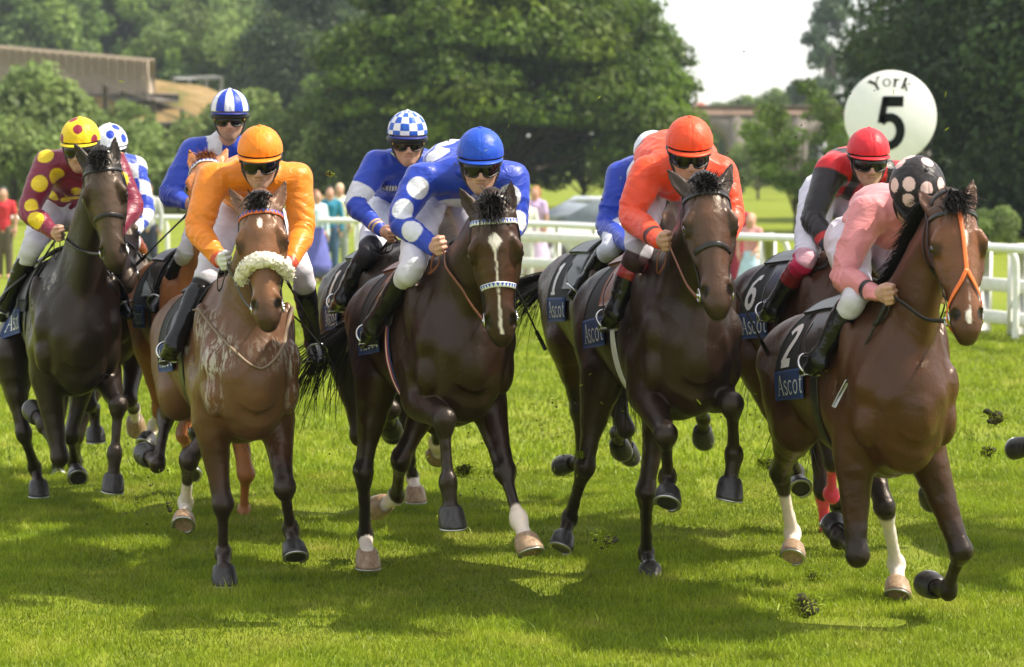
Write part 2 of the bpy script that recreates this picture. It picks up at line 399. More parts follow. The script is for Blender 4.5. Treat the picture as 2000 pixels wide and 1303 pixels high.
class Horse:
    def __init__(s, spec):
        s.sp = spec; px, D, hd = spec['C']; h = R(hd)
        s.f = A(math.sin(h), -math.cos(h), 0); s.l = A(math.cos(h), math.sin(h), 0); s.z = A(0, 0, 1)
        s.sc = spec.get('sc', 1.0); s.dz = spec.get('dz', 0.03); s.pit = spec.get('pit', 0.0)
        p = at(px, HORIZON, D); s.O = A(p[0], p[1], 0)
        s.base = s.W(0, .75, 0); s.base[2] = 0
        s.joints()
    def W(s, u, v, z):
        """a place in the horse's own terms: across, back from the breast, up"""
        return s.O + s.sc * (u * s.l - v * s.f) + s.z * (s.sc * (z + s.pit * (v - .6)) + s.dz)
    def on_v(s, px, py, v):
        r = ray(px, py); d0 = CAM - s.O; t = (-s.sc * v - d0 @ s.f) / (r @ s.f); return CAM + t * r
    def joints(s):
        sp = s.sp; sc = s.sc; s.legs = {}
        for k in ('FR', 'FL', 'HR', 'HL'):
            q = sp[k]; sg = -1 if k[1] == 'R' else 1; front = k[0] == 'F'
            if front:
                root = s.W(sg * .165, .25, .87); Ls = (.43, .275, .12)
            else:
                root = s.W(sg * .165, 1.08, 1.0) if len(q[0]) < 5 else s.on_v(q[0][3], q[0][4], 1.05); Ls = (.46, .38, .12)
            P = [root]
            for (x, y, near), L in zip([(a[0], a[1], a[2]) for a in q[:3]], Ls):
                P.append(on_len(P[-1], x, y, L * sc, near))
            s.legs[k] = (P, q[2][3] if len(q[2]) > 3 else {})
        n0 = s.W(0, .25, 1.28); s.n0 = n0
        s.P = on_len(n0, sp['poll'][0], sp['poll'][1], sp.get('neck', .82) * sc, True)
        s.Mz = on_len(s.P, sp['muz'][0], sp['muz'][1], .60 * sc, True)
        a = nrm(s.Mz - s.P); hy = R(sp.get('hy', 0)); roll = R(sp.get('hr', 0))
        u = A(math.cos(hy) * math.cos(roll), math.sin(hy), math.sin(roll)); u = nrm(u - (u @ a) * a); n = np.cross(u, a)
        if n @ A(0, -1, 0) < 0: n = -n
        s.ha, s.hu, s.hn = a, u, n
    def H(s, u, t, n):
        """a place on the head: across, along poll to muzzle (0..1), out of the face"""
        return s.P + s.sc * (u * s.hu + .60 * t * s.ha + n * s.hn)
    def build_mesh(s):
        sc = s.sc; F = Field(s.sp.get('vox', .0085), .013)
        tr = cr([(v, z, a, b) for v, z, a, b in TRUNK], 2)
        F.chain([s.W(0, v, z) for v, z, _, _ in tr], tr[:, 2:] * sc, s.l)
        for sg in (-1, 1):
            # shoulder, breast muscles, triceps, withers pad, haunch
            F.chain([s.W(sg * .07, .36, 1.46), s.W(sg * .13, .20, 1.30), s.W(sg * .150, .06, 1.12)], A((.075, .12), (.10, .13), (.085, .10)) * sc, s.l)
            F.chain([s.W(sg * .155, .08, 1.10), s.W(sg * .165, .22, 1.00), s.legs['FR' if sg < 0 else 'FL'][0][0]], A((.085, .10), (.10, .12), (.085, .115)) * sc, s.l)
            F.chain([s.W(sg * .14, .38, 1.25), s.W(sg * .175, .34, 1.05), s.legs['FR' if sg < 0 else 'FL'][0][0]], A((.08, .13), (.085, .12), (.07, .09)) * sc, s.l)
            F.chain([s.W(sg * .045, .005, 1.22), s.W(sg * .072, -.045, 1.08), s.W(sg * .088, .01, .90)], A((.062, .07), (.082, .085), (.066, .075)) * sc, s.l, k=.007)
            F.blob(s.W(sg * .180, .05, .98), A(.060, .075, .115) * sc, (s.l, s.f, s.z), k=.007); F.blob(s.W(sg * .182, .04, 1.14), A(.058, .062, .085) * sc, (s.l, s.f, s.z), k=.008)
            F.blob(s.W(sg * .222, .34, 1.06), A(.045, .10, .14) * sc, (s.l, s.f, s.z), k=.007); F.blob(s.W(sg * .218, .20, 1.28), A(.038, .05, .15) * sc, (s.l, s.f, s.z), k=.008)
            F.blob(s.W(sg * .230, 1.18, 1.18), A(.05, .12, .17) * sc, (s.l, s.f, s.z), k=.010)
            k = 'HR' if sg < 0 else 'HL'; st = s.legs[k][0][0]
            hip = s.W(sg * .13, 1.32, 1.32)
            F.chain([hip, (hip + st) / 2, st], A((.145, .20), (.135, .20), (.11, .15)) * sc, s.l)
            F.chain([s.W(sg * .10, 1.5, 1.25), st * .45 + .55 * s.W(sg * .13, 1.4, 1.0), st * .5 + .5 * s.legs[k][0][1]], A((.10, .11), (.095, .11), (.06, .08)) * sc, s.l)
            F.chain([s.W(sg * .05, 1.0, 1.48), s.W(sg * .10, 1.2, 1.42), s.W(sg * .09, 1.42, 1.33)], A((.07, .07), (.12, .10), (.11, .11)) * sc, s.l)
        F.chain([s.W(0, .18, 1.38), s.W(0, .36, 1.50), s.W(0, .60, 1.49), s.W(0, .9, 1.47)], A((.06, .09), (.055, .09), (.07, .08), (.09, .08)) * sc, s.l)
        F.blob(s.W(0, .02, .86), A(.12, .10, .12) * sc, (s.l, s.f, s.z))
        # legs
        s.lp = {}
        for k, (P, o) in s.legs.items():
            spec = FR_LEG if k[0] == 'F' else HI_LEG; pts = []; rad = []
            for b, t, ru, rv, off in spec:
                T = nrm(P[b + 1] - P[b]); back = np.cross(s.l, T); back = nrm(back)
                if back @ (-s.f) < 0 and abs(T[2]) > .5: back = -back
                g_ = 1.06 if (b == 0 and t < .6) else (1.20 if ((b == 1 and t > .9) or (b == 2 and t > .9)) else (1.24 if (b == 0 and t > .9) else (1.05 if b == 1 and .2 < t < .85 else 1.16))); pts.append(P[b] + (P[b + 1] - P[b]) * t + back * off * sc); rad.append((ru * sc * g_, rv * sc * g_))
            pts = np.array(pts); F.chain(pts, rad, s.l, k=.010)
            T1 = nrm(P[2] - P[1]); T0 = nrm(P[1] - P[0]); bk = nrm(-s.f - (-s.f @ T1) * T1)
            if k[0] == 'H': F.chain([P[1] - T1 * .01 - T0 * .005 + bk * .045 * sc, P[1] + bk * .015 - T0 * .12 * sc], A((.022, .024), (.016, .018)) * sc, s.l, k=.012)
            else: F.blob(P[1] + nrm(s.f - (s.f @ T1) * T1) * .010 * sc, A(.042, .040, .048) * sc, (s.l, nrm(np.cross(s.l, T1)), T1), k=.010)
            F.blob(P[2] + bk * .026 * sc, A(.030, .026, .034) * sc, (s.l, nrm(np.cross(s.l, T1)), T1), k=.010)
            if k[0] == 'F':
                for e in (-1, 1): F.chain([P[0] * .9 + P[1] * .1 + s.l * e * .045 * sc, P[0] * .55 + P[1] * .45 + s.l * e * .035 * sc, P[0] * .12 + P[1] * .88 + s.l * e * .018 * sc], A((.045, .06), (.03, .045), (.018, .025)) * sc, s.l, k=.008)
        # neck
        nl = nrm(s.l + s.hu); P = s.P; a = s.ha
        top = P - a * .0 - s.hn * .035 * sc
        w1 = s.W(0, .22, 1.30); w0 = s.W(0, .02, 1.20); d = top - w1
        nk = cr([(*s.W(0, .34, 1.25), .145, .26), (*(w1 + d * .12), .138, .24), (*(w1 + d * .38 - s.f * .0), .106, .185), (*(w1 + d * .66 + s.z * .01), .080, .138), (*(w1 + d * .88), .070, .110), (*(top + a * .04 * sc), .070, .095)], 3)
        F.chain(nk[:, :3], nk[:, 3:] * sc, nl)
        F.chain([w0, w0 + (top - w0) * .5, s.H(0, .22, -.10)], A((.085, .10), (.055, .07), (.05, .05)) * sc, nl)   # throat line
        s.neck = nk
        for sg in (-1, 1):   # neck muscle bands
            F.chain([s.W(sg * .13, .10, 1.20), nk[6, :3] + nl * sg * .085 * sc, s.H(sg * .05, .12, -.07)], A((.05, .07), (.032, .05), (.03, .04)) * sc, nl, k=.012)
        # head
        hr = cr([(-.06, -.03, .058, .060), (.05, -.01, .088, .086), (.18, .0, .104, .104), (.33, -.005, .106, .110), (.48, -.004, .090, .100), (.63, .0, .072, .083), (.77, .004, .064, .070), (.87, .002, .070, .064), (.94, -.002, .062, .056), (.995, -.010, .047, .044)], 2)
        F.chain([s.H(0, t, o) for t, o, _, _ in hr], hr[:, 2:] * sc, s.hu, k=.010)
        F.chain([s.H(0, .3, .088), s.H(0, .5, .083), s.H(0, .75, .058), s.H(0, .88, .045)], A((.035, .018), (.026, .018), (.021, .016), (.022, .015)) * sc, s.hu, k=.010)
        F.chain([s.H(0, .04, .055), s.H(0, .18, .085), s.H(0, .3, .088)], A((.04, .03), (.05, .02), (.045, .02)) * sc, s.hu, k=.010)
        F.blob(s.H(0, .965, -.050), A(.032, .045, .030) * sc, (s.hu, s.ha, s.hn), k=.008)
        F.chain([s.H(0, .55, -.075), s.H(0, .90, -.045)], A((.028, .02), (.026, .02)) * sc, s.hu, k=.010)
        for sg in (-1, 1):
            F.blob(s.H(sg * .066, .26, -.075), A(.042, .10, .085) * sc, (s.hu, s.ha, s.hn), k=.012)
            F.chain([s.H(sg * .088, .26, .070), s.H(sg * .106, .320, .060), s.H(sg * .106, .39, .043)], A((.016, .022), (.022, .026), (.018, .02)) * sc, s.hu, k=.006)
            F.chain([s.H(sg * .107, .385, .022), s.H(sg * .095, .52, .014), s.H(sg * .078, .62, .008)], A((.013, .016), (.012, .014), (.008, .01)) * sc, s.hu, k=.006)
            F.chain([s.H(sg * .036, .76, .045), s.H(sg * .054, .84, .034), s.H(sg * .050, .90, .014)], A((.014, .014), (.022, .024), (.018, .02)) * sc, s.hu, k=.006)
            F.blob(s.H(sg * .022, .965, .020), A(.022, .024, .020) * sc, (s.hu, s.ha, s.hn), k=.008)
            F.chain([s.H(sg * .052, .82, .066), s.H(sg * .069, .865, .050), s.H(sg * .066, .90, .030)], A((.012, .015), (.020, .024), (.014, .016)) * sc, s.hu, sub=True)
            F.blob(s.H(sg * .117, .365, .040), A(.016, .022, .017) * sc, (s.hu, s.ha, s.hn), sub=True)
            F.chain([s.H(sg * .062, .14, .078), s.H(sg * .070, .20, .082)], A((.006, .012), (.005, .01)) * sc, s.hu, sub=True)
            # ears
            eo = s.sp.get('ear', {}).get(sg, (0.30, .1)); out, fw = eo
            ed = nrm(-s.ha * 1.0 + sg * out * s.hu + fw * s.hn); b0 = s.H(sg * .074, .07, .005); L = .165 * sc
            el = nrm(s.hu - (s.hu @ ed) * ed); en = nrm(np.cross(el, ed)); en = en if en @ s.hn > 0 else -en
            F.chain([b0, b0 + ed * L * .25, b0 + ed * L * .5, b0 + ed * L * .78, b0 + ed * L], A((.026, .026), (.033, .024), (.034, .020), (.020, .012), (.004, .004)) * sc, el, k=.006)
            eh = nrm(el * sg * .45 + en)
            F.chain([b0 + ed * L * .22 + eh * .024 * sc, b0 + ed * L * .5 + eh * .022 * sc, b0 + ed * L * .85 + eh * .010 * sc], A((.017, .017), (.023, .018), (.007, .008)) * sc, nrm(np.cross(ed, eh)), sub=True)
            s.__dict__.setdefault('ears', {})[sg] = (b0, ed, eh, L)
        F.chain([s.H(-.038, .955, -.028), s.H(0, .995, -.030), s.H(.038, .955, -.028)], A((.004, .02), (.004, .02), (.004, .02)) * sc, s.ha, sub=True)
        for a, b, r_ in (((0, -.085, 1.24), (0, -.075, .88), .026), ((-.118, -.035, 1.20), (-.120, -.01, 1.02), .010), ((.118, -.035, 1.20), (.120, -.01, 1.02), .010), ((-.215, .20, 1.32), (-.245, .30, 1.05), .010), ((.215, .20, 1.32), (.245, .30, 1.05), .010)):
            F.chain([s.W(*a), s.W(*((np.array(a) + np.array(b)) / 2)), s.W(*b)], A((r_ * .6,) * 2, (r_,) * 2, (r_ * .6,) * 2), s.l, sub=True)
        s.V, s.F = F.mesh(smooth=2)
        N = np.zeros_like(s.V); fa = s.V[s.F[:, 2]] - s.V[s.F[:, 0]]; fb = s.V[s.F[:, 3]] - s.V[s.F[:, 1]]; fn = np.cross(fa, fb)
        for k in range(4):
            for q in range(3): N[:, q] += np.bincount(s.F[:, k], fn[:, q], len(s.V))
        N /= np.linalg.norm(N, axis=1)[:, None] + 1e-12; hd = np.linalg.norm(s.V - s.H(0, .5, 0), axis=1); msk = smstep(.30, .45, hd) * smstep(.75, 1.0, s.V[:, 2])
        P_ = s.V * A(7, 7, 4.5); r1 = (1 - np.abs(2 * vnoise(P_ + vnoise(s.V * 3)[:, None] * 2) - 1)) ** 2; s.V = s.V + N * (msk * ((vnoise(s.V * 4.2 + 11) - .5) * .010 + (r1 - .4) * .006))[:, None]
        lm = smstep(.95, .8, s.V[:, 2]); s.V = s.V + N * (lm * (vnoise(s.V * 26) - .5) * .005)[:, None]
        s.paint(); return s
    def paint(s):
        V = s.V; sp = s.sp; sc = s.sc
        base = A(*sp['base']) * sp.get('mul', .38); dark = A(*sp.get('dark', (.010, .007, .006))); n = len(V)
        C = np.tile(base, (n, 1)); nz = vnoise(V * 9)
        rel = (V - s.O); z = V[:, 2] - s.dz
        def lay(mask, col): nonlocal C; C = C * (1 - mask[:, None]) + np.asarray(col) * mask[:, None]
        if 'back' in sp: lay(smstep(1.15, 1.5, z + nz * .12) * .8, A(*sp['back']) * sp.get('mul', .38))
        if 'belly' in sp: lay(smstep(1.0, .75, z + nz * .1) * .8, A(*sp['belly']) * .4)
        for k, (P, o) in s.legs.items():
            d, par = seg_param(V, P); near = smstep(.16, .10, d) if k[0] == 'F' else smstep(.19, .12, d)
            st = sp.get('points', .75 if k[0] == 'F' else .8)
            if st < 9: lay(near * smstep(st - .25, st + .2, par + (nz - .5) * .3), dark)
            if 'sock' in o: lay(smstep(.12, .09, d) * smstep(o['sock'] - .03, o['sock'] + .04, par + (nz - .5) * .12), (.60, .55, .50))
            if 'wrap' in o:
                a, b = o['wrap']; lay(smstep(.1, .08, d) * (par > a) * (par < b), (.62, .045, .11))
        # head
        H = V - s.P; t = H @ s.ha / (.6 * sc); u = H @ s.hu / sc; q = H @ s.hn / sc
        onh = (t > -.2) & (t < 1.2) & (np.abs(u) < .2) & (q > -.17)
        lay(onh * smstep(.0, .07, q) * smstep(.05, .2, t) * (.35 + .5 * vnoise(V * 14)) * sp.get('face', 1.1), A(*sp['facecol']) * .8 if 'facecol' in sp else base * 1.9 + A(.012, .008, .005))
        lay(onh * smstep(.78, 1.0, t + (nz - .5) * .2) * sp.get('muzdark', .45), dark * 1.3)
        if 'mealy' in sp: lay(onh * smstep(.9, 1., t) * smstep(-.01, -.05, q) * .8, sp['mealy'])
        lay(onh * smstep(.05, .025, np.linalg.norm(np.stack((np.abs(u) - .11, (t - .365) * .6, q - .045), 1), axis=1)) * .8, dark)
        if 'blaze' in sp:
            m = np.zeros(n)
            for (t0, c0, w0), (t1, c1, w1) in zip(sp['blaze'][:-1], sp['blaze'][1:]):
                f = np.clip((t - t0) / (t1 - t0), 0, 1); w_ = w0 + (w1 - w0) * f; cx = c0 + (c1 - c0) * f
                m = np.maximum(m, ((t >= t0) & (t <= t1)) * smstep(w_ + .003, w_ - .004, np.abs(u - cx + (vnoise(V * 70) - .5) * .008)))
            lay(m * onh * (q > .02), (.72, .68, .64))
        for sg in (-1, 1):
            b0, ed, eh, L = s.ears[sg]; r = V - b0; e = r @ ed; dd = np.linalg.norm(r - e[:, None] * ed, axis=1)
            inear = (e > .01) & (e < L * 1.1) & (dd < .06)
            lay(inear * smstep(.0, .012, r @ eh) * .6, base * 1.5 + .02); lay(inear * smstep(.75, .95, e / L) * .7, dark)
            nd = np.linalg.norm(V - s.H(sg * .062, .865, .050), axis=1); lay(smstep(.034, .024, nd), (.003, .002, .002))
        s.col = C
        s.foam = np.zeros(n)
        for x, y, v, r, st in sp.get('foam', []):
            c = s.on_v(x, y, v); s.foam = np.maximum(s.foam, st * smstep(r, r * .5, np.linalg.norm((V - c) * A(1, 1, 1), axis=1)))
        s.wet = smstep(.8, .2, vnoise(V * 3 + 7))
    def finish(s):
        sp = s.sp; sc = s.sc
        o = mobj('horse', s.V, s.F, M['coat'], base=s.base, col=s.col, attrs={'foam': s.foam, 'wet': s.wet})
        tag(o, sp['label'], 'horse', 'racehorses galloping towards the camera'); s.o = o; s.bv = bvh_of(s.V, s.F)
        for k, (P, op) in s.legs.items(): s.hoof(P, op, k)
        for sg in (-1, 1):
            MB().ball(s.H(sg * .106, .365, .042), .0225 * sc).build('eye', M['eye'], o)
        s.hair()
    def hoof(s, P, op, k):
        sc = s.sc * 1.14; T = nrm(P[3] - P[2]); fwd = nrm(s.f - (s.f @ T) * T)
        if op.get('g'): ax = nrm(A(0, 0, -1) + .0 * T); toe = nrm(s.f * 1.0)
        else:
            an = R(op.get('an', 10)); lt = nrm(np.cross(T, fwd)); ax = nrm(T * math.cos(an) - fwd * math.sin(an)); toe = nrm(fwd - (fwd @ ax) * ax)
        if 'ax' in op: ax = nrm(A(*op['ax'])); toe = nrm(s.f - (s.f @ ax) * ax)
        lt = np.cross(ax, toe); c0 = P[3] - T * .012 * sc; n = 20
        mb = MB(); V = []; 
        prof = [(-.016, .036, .038, 0), (-.004, .047, .049, 0.0), (.010, .051, .053, .003), (.035, .055, .059, .012), (.060, .057, .063, .022), (.071, .055, .062, .025), (.073, .048, .054, .025), (.067, .030, .036, .022)]
        for hgt, rl, rt, sh in prof:
            for i in range(n):
                a = 2 * math.pi * i / n; ca, sa = math.cos(a), math.sin(a)
                heel = 1.0 if ca > -.2 else 1 - .22 * (-ca - .2)
                V.append(c0 + sc * (ax * hgt + toe * (sh + rt * ca * heel) + lt * rl * sa))
        F = [[i * n + j, i * n + (j + 1) % n, (i + 1) * n + (j + 1) % n, (i + 1) * n + j] for i in range(len(prof) - 1) for j in range(n)]
        F.append([(len(prof) - 1) * n + j for j in range(n)]); F = [f[::-1] for f in F]
        mb.add(V, F); h = mb.build('hoof', M['hoof_pale' if op.get('pale') else 'hoof_dark'], s.o)
        rg = []
        for i in range(17):
            a = R(-140 + 280 * i / 16); rg.append(c0 + sc * (ax * .075 + toe * (.024 + .056 * math.cos(a)) + lt * .050 * math.sin(a)))
        MB().tube(rg, .008 * sc, 6, flat=.6, up=ax).build('horseshoe', M['shoe'], h, base=s.base)
    def strands(s, name, roots, lens, w, dirs, mat, segs=6, curl=.3, grav=.5, seed=1, parent=None):
        rd = random.Random(seed); V = []; F = []; C = []
        for p, L, d in zip(roots, lens, dirs):
            p = np.array(p, float); d = nrm(d); side = nrm(np.cross(d, A(rd.uniform(-1, 1), rd.uniform(-1, 1), rd.uniform(-1, 1)))); c = rd.random()
            cv = A(rd.uniform(-1, 1), rd.uniform(-1, 1), rd.uniform(-1, 1)) * curl; b = len(V)
            for i in range(segs + 1):
                t = i / segs; ww = w * (1 - t) ** .6 * .5 + .0006
                V.append(p - side * ww); V.append(p + side * ww); C += [c, c]
                d = nrm(d + cv / segs + A(0, 0, -grav) / segs); p = p + d * L / segs
            F += [[b + 2 * i, b + 2 * i + 1, b + 2 * i + 3, b + 2 * i + 2] for i in range(segs)]
        return mobj(name, np.array(V), np.array(F, np.int32), mat, parent or s.o, col=np.stack([C] * 3, 1))
    def hair(s):
        sp = s.sp; rd = random.Random(sp.get('seed', 3)); m = M[sp.get('hair', 'mane_black')]; sc = s.sc
        # forelock between the ears
        ro = []; ln = []; di = []; fl = sp.get('lock', 1.0); up = sp.get('lockup', .6)
        for i in range(520):
            u = rd.gauss(0, .022); ro.append(s.H(u, rd.uniform(-.03, .09), .065 + rd.uniform(-.01, .015))); ln.append(rd.uniform(.05, .12) * fl * sc)
            di.append(s.hn * rd.uniform(.4, 1) - s.ha * rd.uniform(-.2, 1.2) * up + s.hu * (u * 5 + rd.gauss(0, .16)) + s.hn * .2)
        s.strands('forelock', ro, ln, .0045, di, m, 5, .5, 1.1, 2)
        # mane along the crest
        ro = []; ln = []; di = []; side = sp.get('mane_side', 1)
        nk = s.neck; nl = nrm(s.l + s.hu)
        for i in range(sp.get('mane_n', 1300)):
            t = rd.uniform(0, 1) ** .9 * (len(nk) - 5) + 4; j = int(min(t, len(nk) - 2)); f = t - j
            c = nk[j] * (1 - f) + nk[j + 1] * f; T = nrm(nk[j + 1, :3] - nk[j, :3]); upn = nrm(np.cross(nl, T)); upn = upn if upn[2] > 0 else -upn
            u = rd.gauss(0, .012); ro.append(c[:3] + upn * c[4] * sc * .97 + nl * u)
            ln.append(rd.uniform(.06, .13) * sp.get('mane_len', 1) * sc); di.append(upn * rd.uniform(.2, .9) * sp.get('mane_up', .6) + nl * side * rd.uniform(.2, 1.2) + nrm(-s.f) * rd.uniform(.4, 1.2))
        s.strands('mane', ro, ln, .0055, di, m, 5, .5, 1.6, 4)
        # tail
        tp = s.W(0, 1.56, 1.40); td = sp.get('tail', (.32, .7, -.5)); d = nrm(td[0] * s.l - td[1] * s.f + td[2] * s.z); n = sp.get('tail_n', 500)
        bp = cr([s.W(0, 1.5, 1.40), tp, tp + d * .15, tp + d * .32 - s.z * .04], 3)
        MB().tube(bp, np.linspace(.045, .012, len(bp)), 8).build('dock', M['mane_skin'], s.o)
        ro = []; ln = []; di = []
        for i in range(n):
            q = bp[rd.randrange(3, len(bp))]; ro.append(q + A(rd.gauss(0, .012), rd.gauss(0, .012), rd.gauss(0, .012))); ln.append(rd.uniform(.35, .75) * sc)
            di.append(d + A(rd.gauss(0, .16), rd.gauss(0, .16), rd.gauss(0, .16)))
        s.strands('tail', ro, ln, .008, di, m, 9, .7, sp.get('tail_g', 1.4), 7)
M['mane_skin'] = plain('dark_tail_skin', (.012, .010, .009), rough=.6)

# ------------------------------------------------------------------ tack
def strap(s, pts, wdt, mat, name, parent, off=.004, n=5, thick=.0028, snapit=True):
    """a flat strap lying on the horse"""
    P = cr(pts, n); Q = []; N = []
    for p in P:
        if snapit:
            q, nn, _, _ = s.bv.find_nearest(Vector(p)); nn = np.array(nn); Q.append(np.array(q) + nn * (off + thick)); N.append(nn)
        else: Q.append(p)
    Q = np.array(Q)
    if snapit:
        for _ in range(2): Q[1:-1] = .25 * Q[:-2] + .5 * Q[1:-1] + .25 * Q[2:]
        N = np.array(N); 
        for _ in range(2): N[1:-1] = .25 * N[:-2] + .5 * N[1:-1] + .25 * N[2:]
    T = np.gradient(Q, axis=0); V = []
    for q, t, i in zip(Q, T, range(len(Q))):
        t = nrm(t); nn = nrm(N[i] - (N[i] @ t) * t) if snapit else nrm(np.cross(t, A(0, 0, 1)))
        sd = np.cross(t, nn)
        for a, b in ((-1, -.6), (-1, .3), (-.7, 1), (.7, 1), (1, .3), (1, -.6)): V.append(q + sd * a * wdt / 2 + nn * b * thick)
    k = 6; m = len(Q)
    F = [[i * k + j, i * k + (j + 1) % k, (i + 1) * k + (j + 1) % k, (i + 1) * k + j] for i in range(m - 1) for j in range(k)] + [list(range(k))[::-1], [(m - 1) * k + j for j in range(k)]]
    F = [f[::-1] for f in F]
    return mobj(name, np.array(V), F, mat, parent, base=s.base), Q, N
def arc(s, t, t2, wid, fr, n=9, sgn=1):
    """half ring over the face: from one cheek over the front to the other; t on the cheeks, t2 at the front"""
    out = []
    for i in range(n):
        a = math.pi * i / (n - 1); c = -math.cos(a); sn = math.sin(a)
        out.append(s.H(c * wid, t + (t2 - t) * sn, fr * sn - .02 * (1 - sn)))
    return out
def tri_pattern(name, a, b, fr=30):
    t = NT(name).set(rough=.45)
    return t
def bridle(s):
    sp = s.sp; b = sp.get('bridle', {}); col = M[b.get('mat', 'strap_black')]; o = s.o
    br = empty('bridle', s.base); br.parent = o; br.location = (0, 0, 0)
    w_ = .022 * s.sc
    bm = b.get('brow'); 
    _, Q, N = strap(s, arc(s, .13, .115, .085, .12, 11), .020 if not bm else .024, M[bm] if bm in M else col, 'browband', br, .003)
    if bm: triangles(s, Q, N, b['browcols'], br, .022)
    if not b.get('nonose'):
        nt = b.get('nose_t', .54); bm = b.get('nose')
        _, Q, N = strap(s, arc(s, nt + .02, nt, .06, .10, 11), .024, M[bm] if bm in M else col, 'noseband', br, .003)
        if bm: triangles(s, Q, N, b['nosecols'], br, .022)
    for sg in (-1, 1):
        strap(s, [s.H(sg * .075, .02, -.03), s.H(sg * .09, .13, .0), s.H(sg * .092, .30, -.03), s.H(sg * .085, .48, -.02), s.H(sg * .062, .68, -.015), s.H(sg * .056, .80, -.02)], w_ * .8, col, 'cheekpiece', br, .003)
        strap(s, [s.H(sg * .078, .06, -.05), s.H(sg * .10, .25, -.09), s.H(sg * .085, .42, -.13), s.H(sg * .03, .46, -.16)], w_ * .7, col, 'throatlash', br, .003)
        bit = s.H(sg * .062, .855, -.022); mb = MB(); r = .033 * s.sc
        rx = nrm(s.ha * .9 + s.hn * .2); ry = nrm(s.hn - s.hu * sg * .0)
        mb.tube([bit + sg * s.hu * .012 + r * (math.cos(q) * rx + math.sin(q) * ry) for q in np.linspace(0, 2 * math.pi, 20)], .0042, 6, cap=False)
        mb.tube([bit + sg * s.hu * .022, bit - sg * s.hu * .03], .008, 6)
        mb.build('bit_ring', M['steel'], br, base=s.base)
        s.__dict__.setdefault('bits', {})[sg] = bit + sg * s.hu * .014 - s.hn * .03 * s.sc
    strap(s, [s.H(-.07, .02, -.03), s.H(-.04, -.05, .02), s.H(0, -.07, .03), s.H(.04, -.05, .02), s.H(.07, .02, -.03)], w_, col, 'headpiece', br, .004)
    if b.get('cross'):      # the orange cross-over noseband of the horse in front
        cm = M[b['cross']]
        strap(s, [s.H(.0, .10, .12), s.H(.0, .3, .12), s.H(.0, .5, .11), s.H(0, .58, .1)], .018, cm, 'face_strap', br, .005)
        for sg in (-1, 1): strap(s, [s.H(0, .56, .1), s.H(sg * .02, .62, .1), s.H(sg * .048, .72, .05), s.H(sg * .056, .82, .0)], .017, cm, 'face_strap', br, .006)
        for sg in (-1, 1): strap(s, [s.H(sg * .056, .80, .0), s.H(sg * .056, .88, -.01), s.H(sg * .03, .93, -.06)], .016, cm, 'face_strap', br, .006)
    if b.get('sheep'):
        P = np.array(arc(s, b['sheep'] + .03, b['sheep'] - .05, .105, .10, 15)); 
        Q = []
        for p in P: Q.append(snap(s.bv, p, .022 * s.sc))
        Q = cr(Q, 6); mb = MB(); mb.tube(Q, [.036 * s.sc * (.8 + .2 * math.sin(math.pi * i / (len(Q) - 1))) for i in range(len(Q))], 44)
        V = np.concatenate(mb.V); rd = random.Random(4)
        nb = mb.build('sheepskin_noseband', M['fleece'], br, base=s.base)
        me = nb.data; co = np.zeros(len(me.vertices) * 3, np.float32); me.vertices.foreach_get('co', co); co = co.reshape(-1, 3).astype(float); Qb = np.array(Q) - s.base; ci = np.argmin(((co[:, None, :] - Qb[None]) ** 2).sum(2), 1); dr_ = co - Qb[ci]; dr_ /= np.linalg.norm(dr_, axis=1)[:, None] + 1e-9
        co += dr_ * ((vnoise(co * 75) - .5) * .016 + (vnoise(co * 150 + 5) - .5) * .009)[:, None]; me.vertices.foreach_set('co', co.astype(np.float32).ravel()); me.update()
        cen = Q; rr = []; dd = []; ll = []
        for i in range(900):
            j = rd.randrange(len(Q)); th = rd.uniform(0, 2 * math.pi); T = nrm(Q[min(j + 1, len(Q) - 1)] - Q[max(j - 1, 0)]); u = nrm(np.cross(T, s.hn)); v = np.cross(T, u)
            dv = u * math.cos(th) + v * math.sin(th); rr.append(Q[j] + dv * .033 * s.sc + T * rd.uniform(-.01, .01)); dd.append(dv + A(rd.gauss(0, .5), rd.gauss(0, .5), rd.gauss(0, .5))); ll.append(rd.uniform(.007, .014))
        s.strands('fleece', rr, ll, .004, dd, M['fleece_hair'], 3, 2.6, .2, 9, parent=nb)
    return br
def triangles(s, Q, N, cols, parent, wdt):
    """a row of small coloured triangles along a band"""
    L = np.concatenate(([0], np.cumsum(np.linalg.norm(np.diff(Q, axis=0), axis=1)))); n = 17; mb = MB(); ip = lambda x, a: np.array([np.interp(x, L, a[:, k]) for k in range(3)])
    for i in range(n):
        x0, x1 = L[-1] * (i + .08) / n, L[-1] * (i + .92) / n; p0, p1, pm = ip(x0, Q), ip(x1, Q), ip((x0 + x1) / 2, Q); nn = nrm(ip((x0 + x1) / 2, N)); t = nrm(p1 - p0); sd = nrm(np.cross(t, nn)); o = nn * .0042
        mb.add([p0 + o - sd * wdt * .42, p1 + o - sd * wdt * .42, pm + o + sd * wdt * .42], [(0, 1, 2)])
        mb.add([p0 + o * .8 - sd * wdt * .42, pm + o * .8 + sd * wdt * .42, p1 + o * .8 - sd * wdt * .42], [(0, 1, 2)])
    mb.build('bead_row', M[cols], parent, base=s.base, smooth=False)
def trunk_hit(s, v, ang, off):
    """from inside the trunk outwards: ang 0 = top of the back, 90 = image-left flank (negative across), -90 the other"""
    c = s.W(0, v, 1.22); d = -s.l * math.sin(R(ang)) + s.z * math.cos(R(ang)); p = c + d * .54
    q, n, _, _ = s.bv.ray_cast(Vector(p), Vector(-d))
    if q is None: q = Vector(c + d * .3); n = Vector(d)
    return np.array(q) + nrm(d + np.array(n)) * off
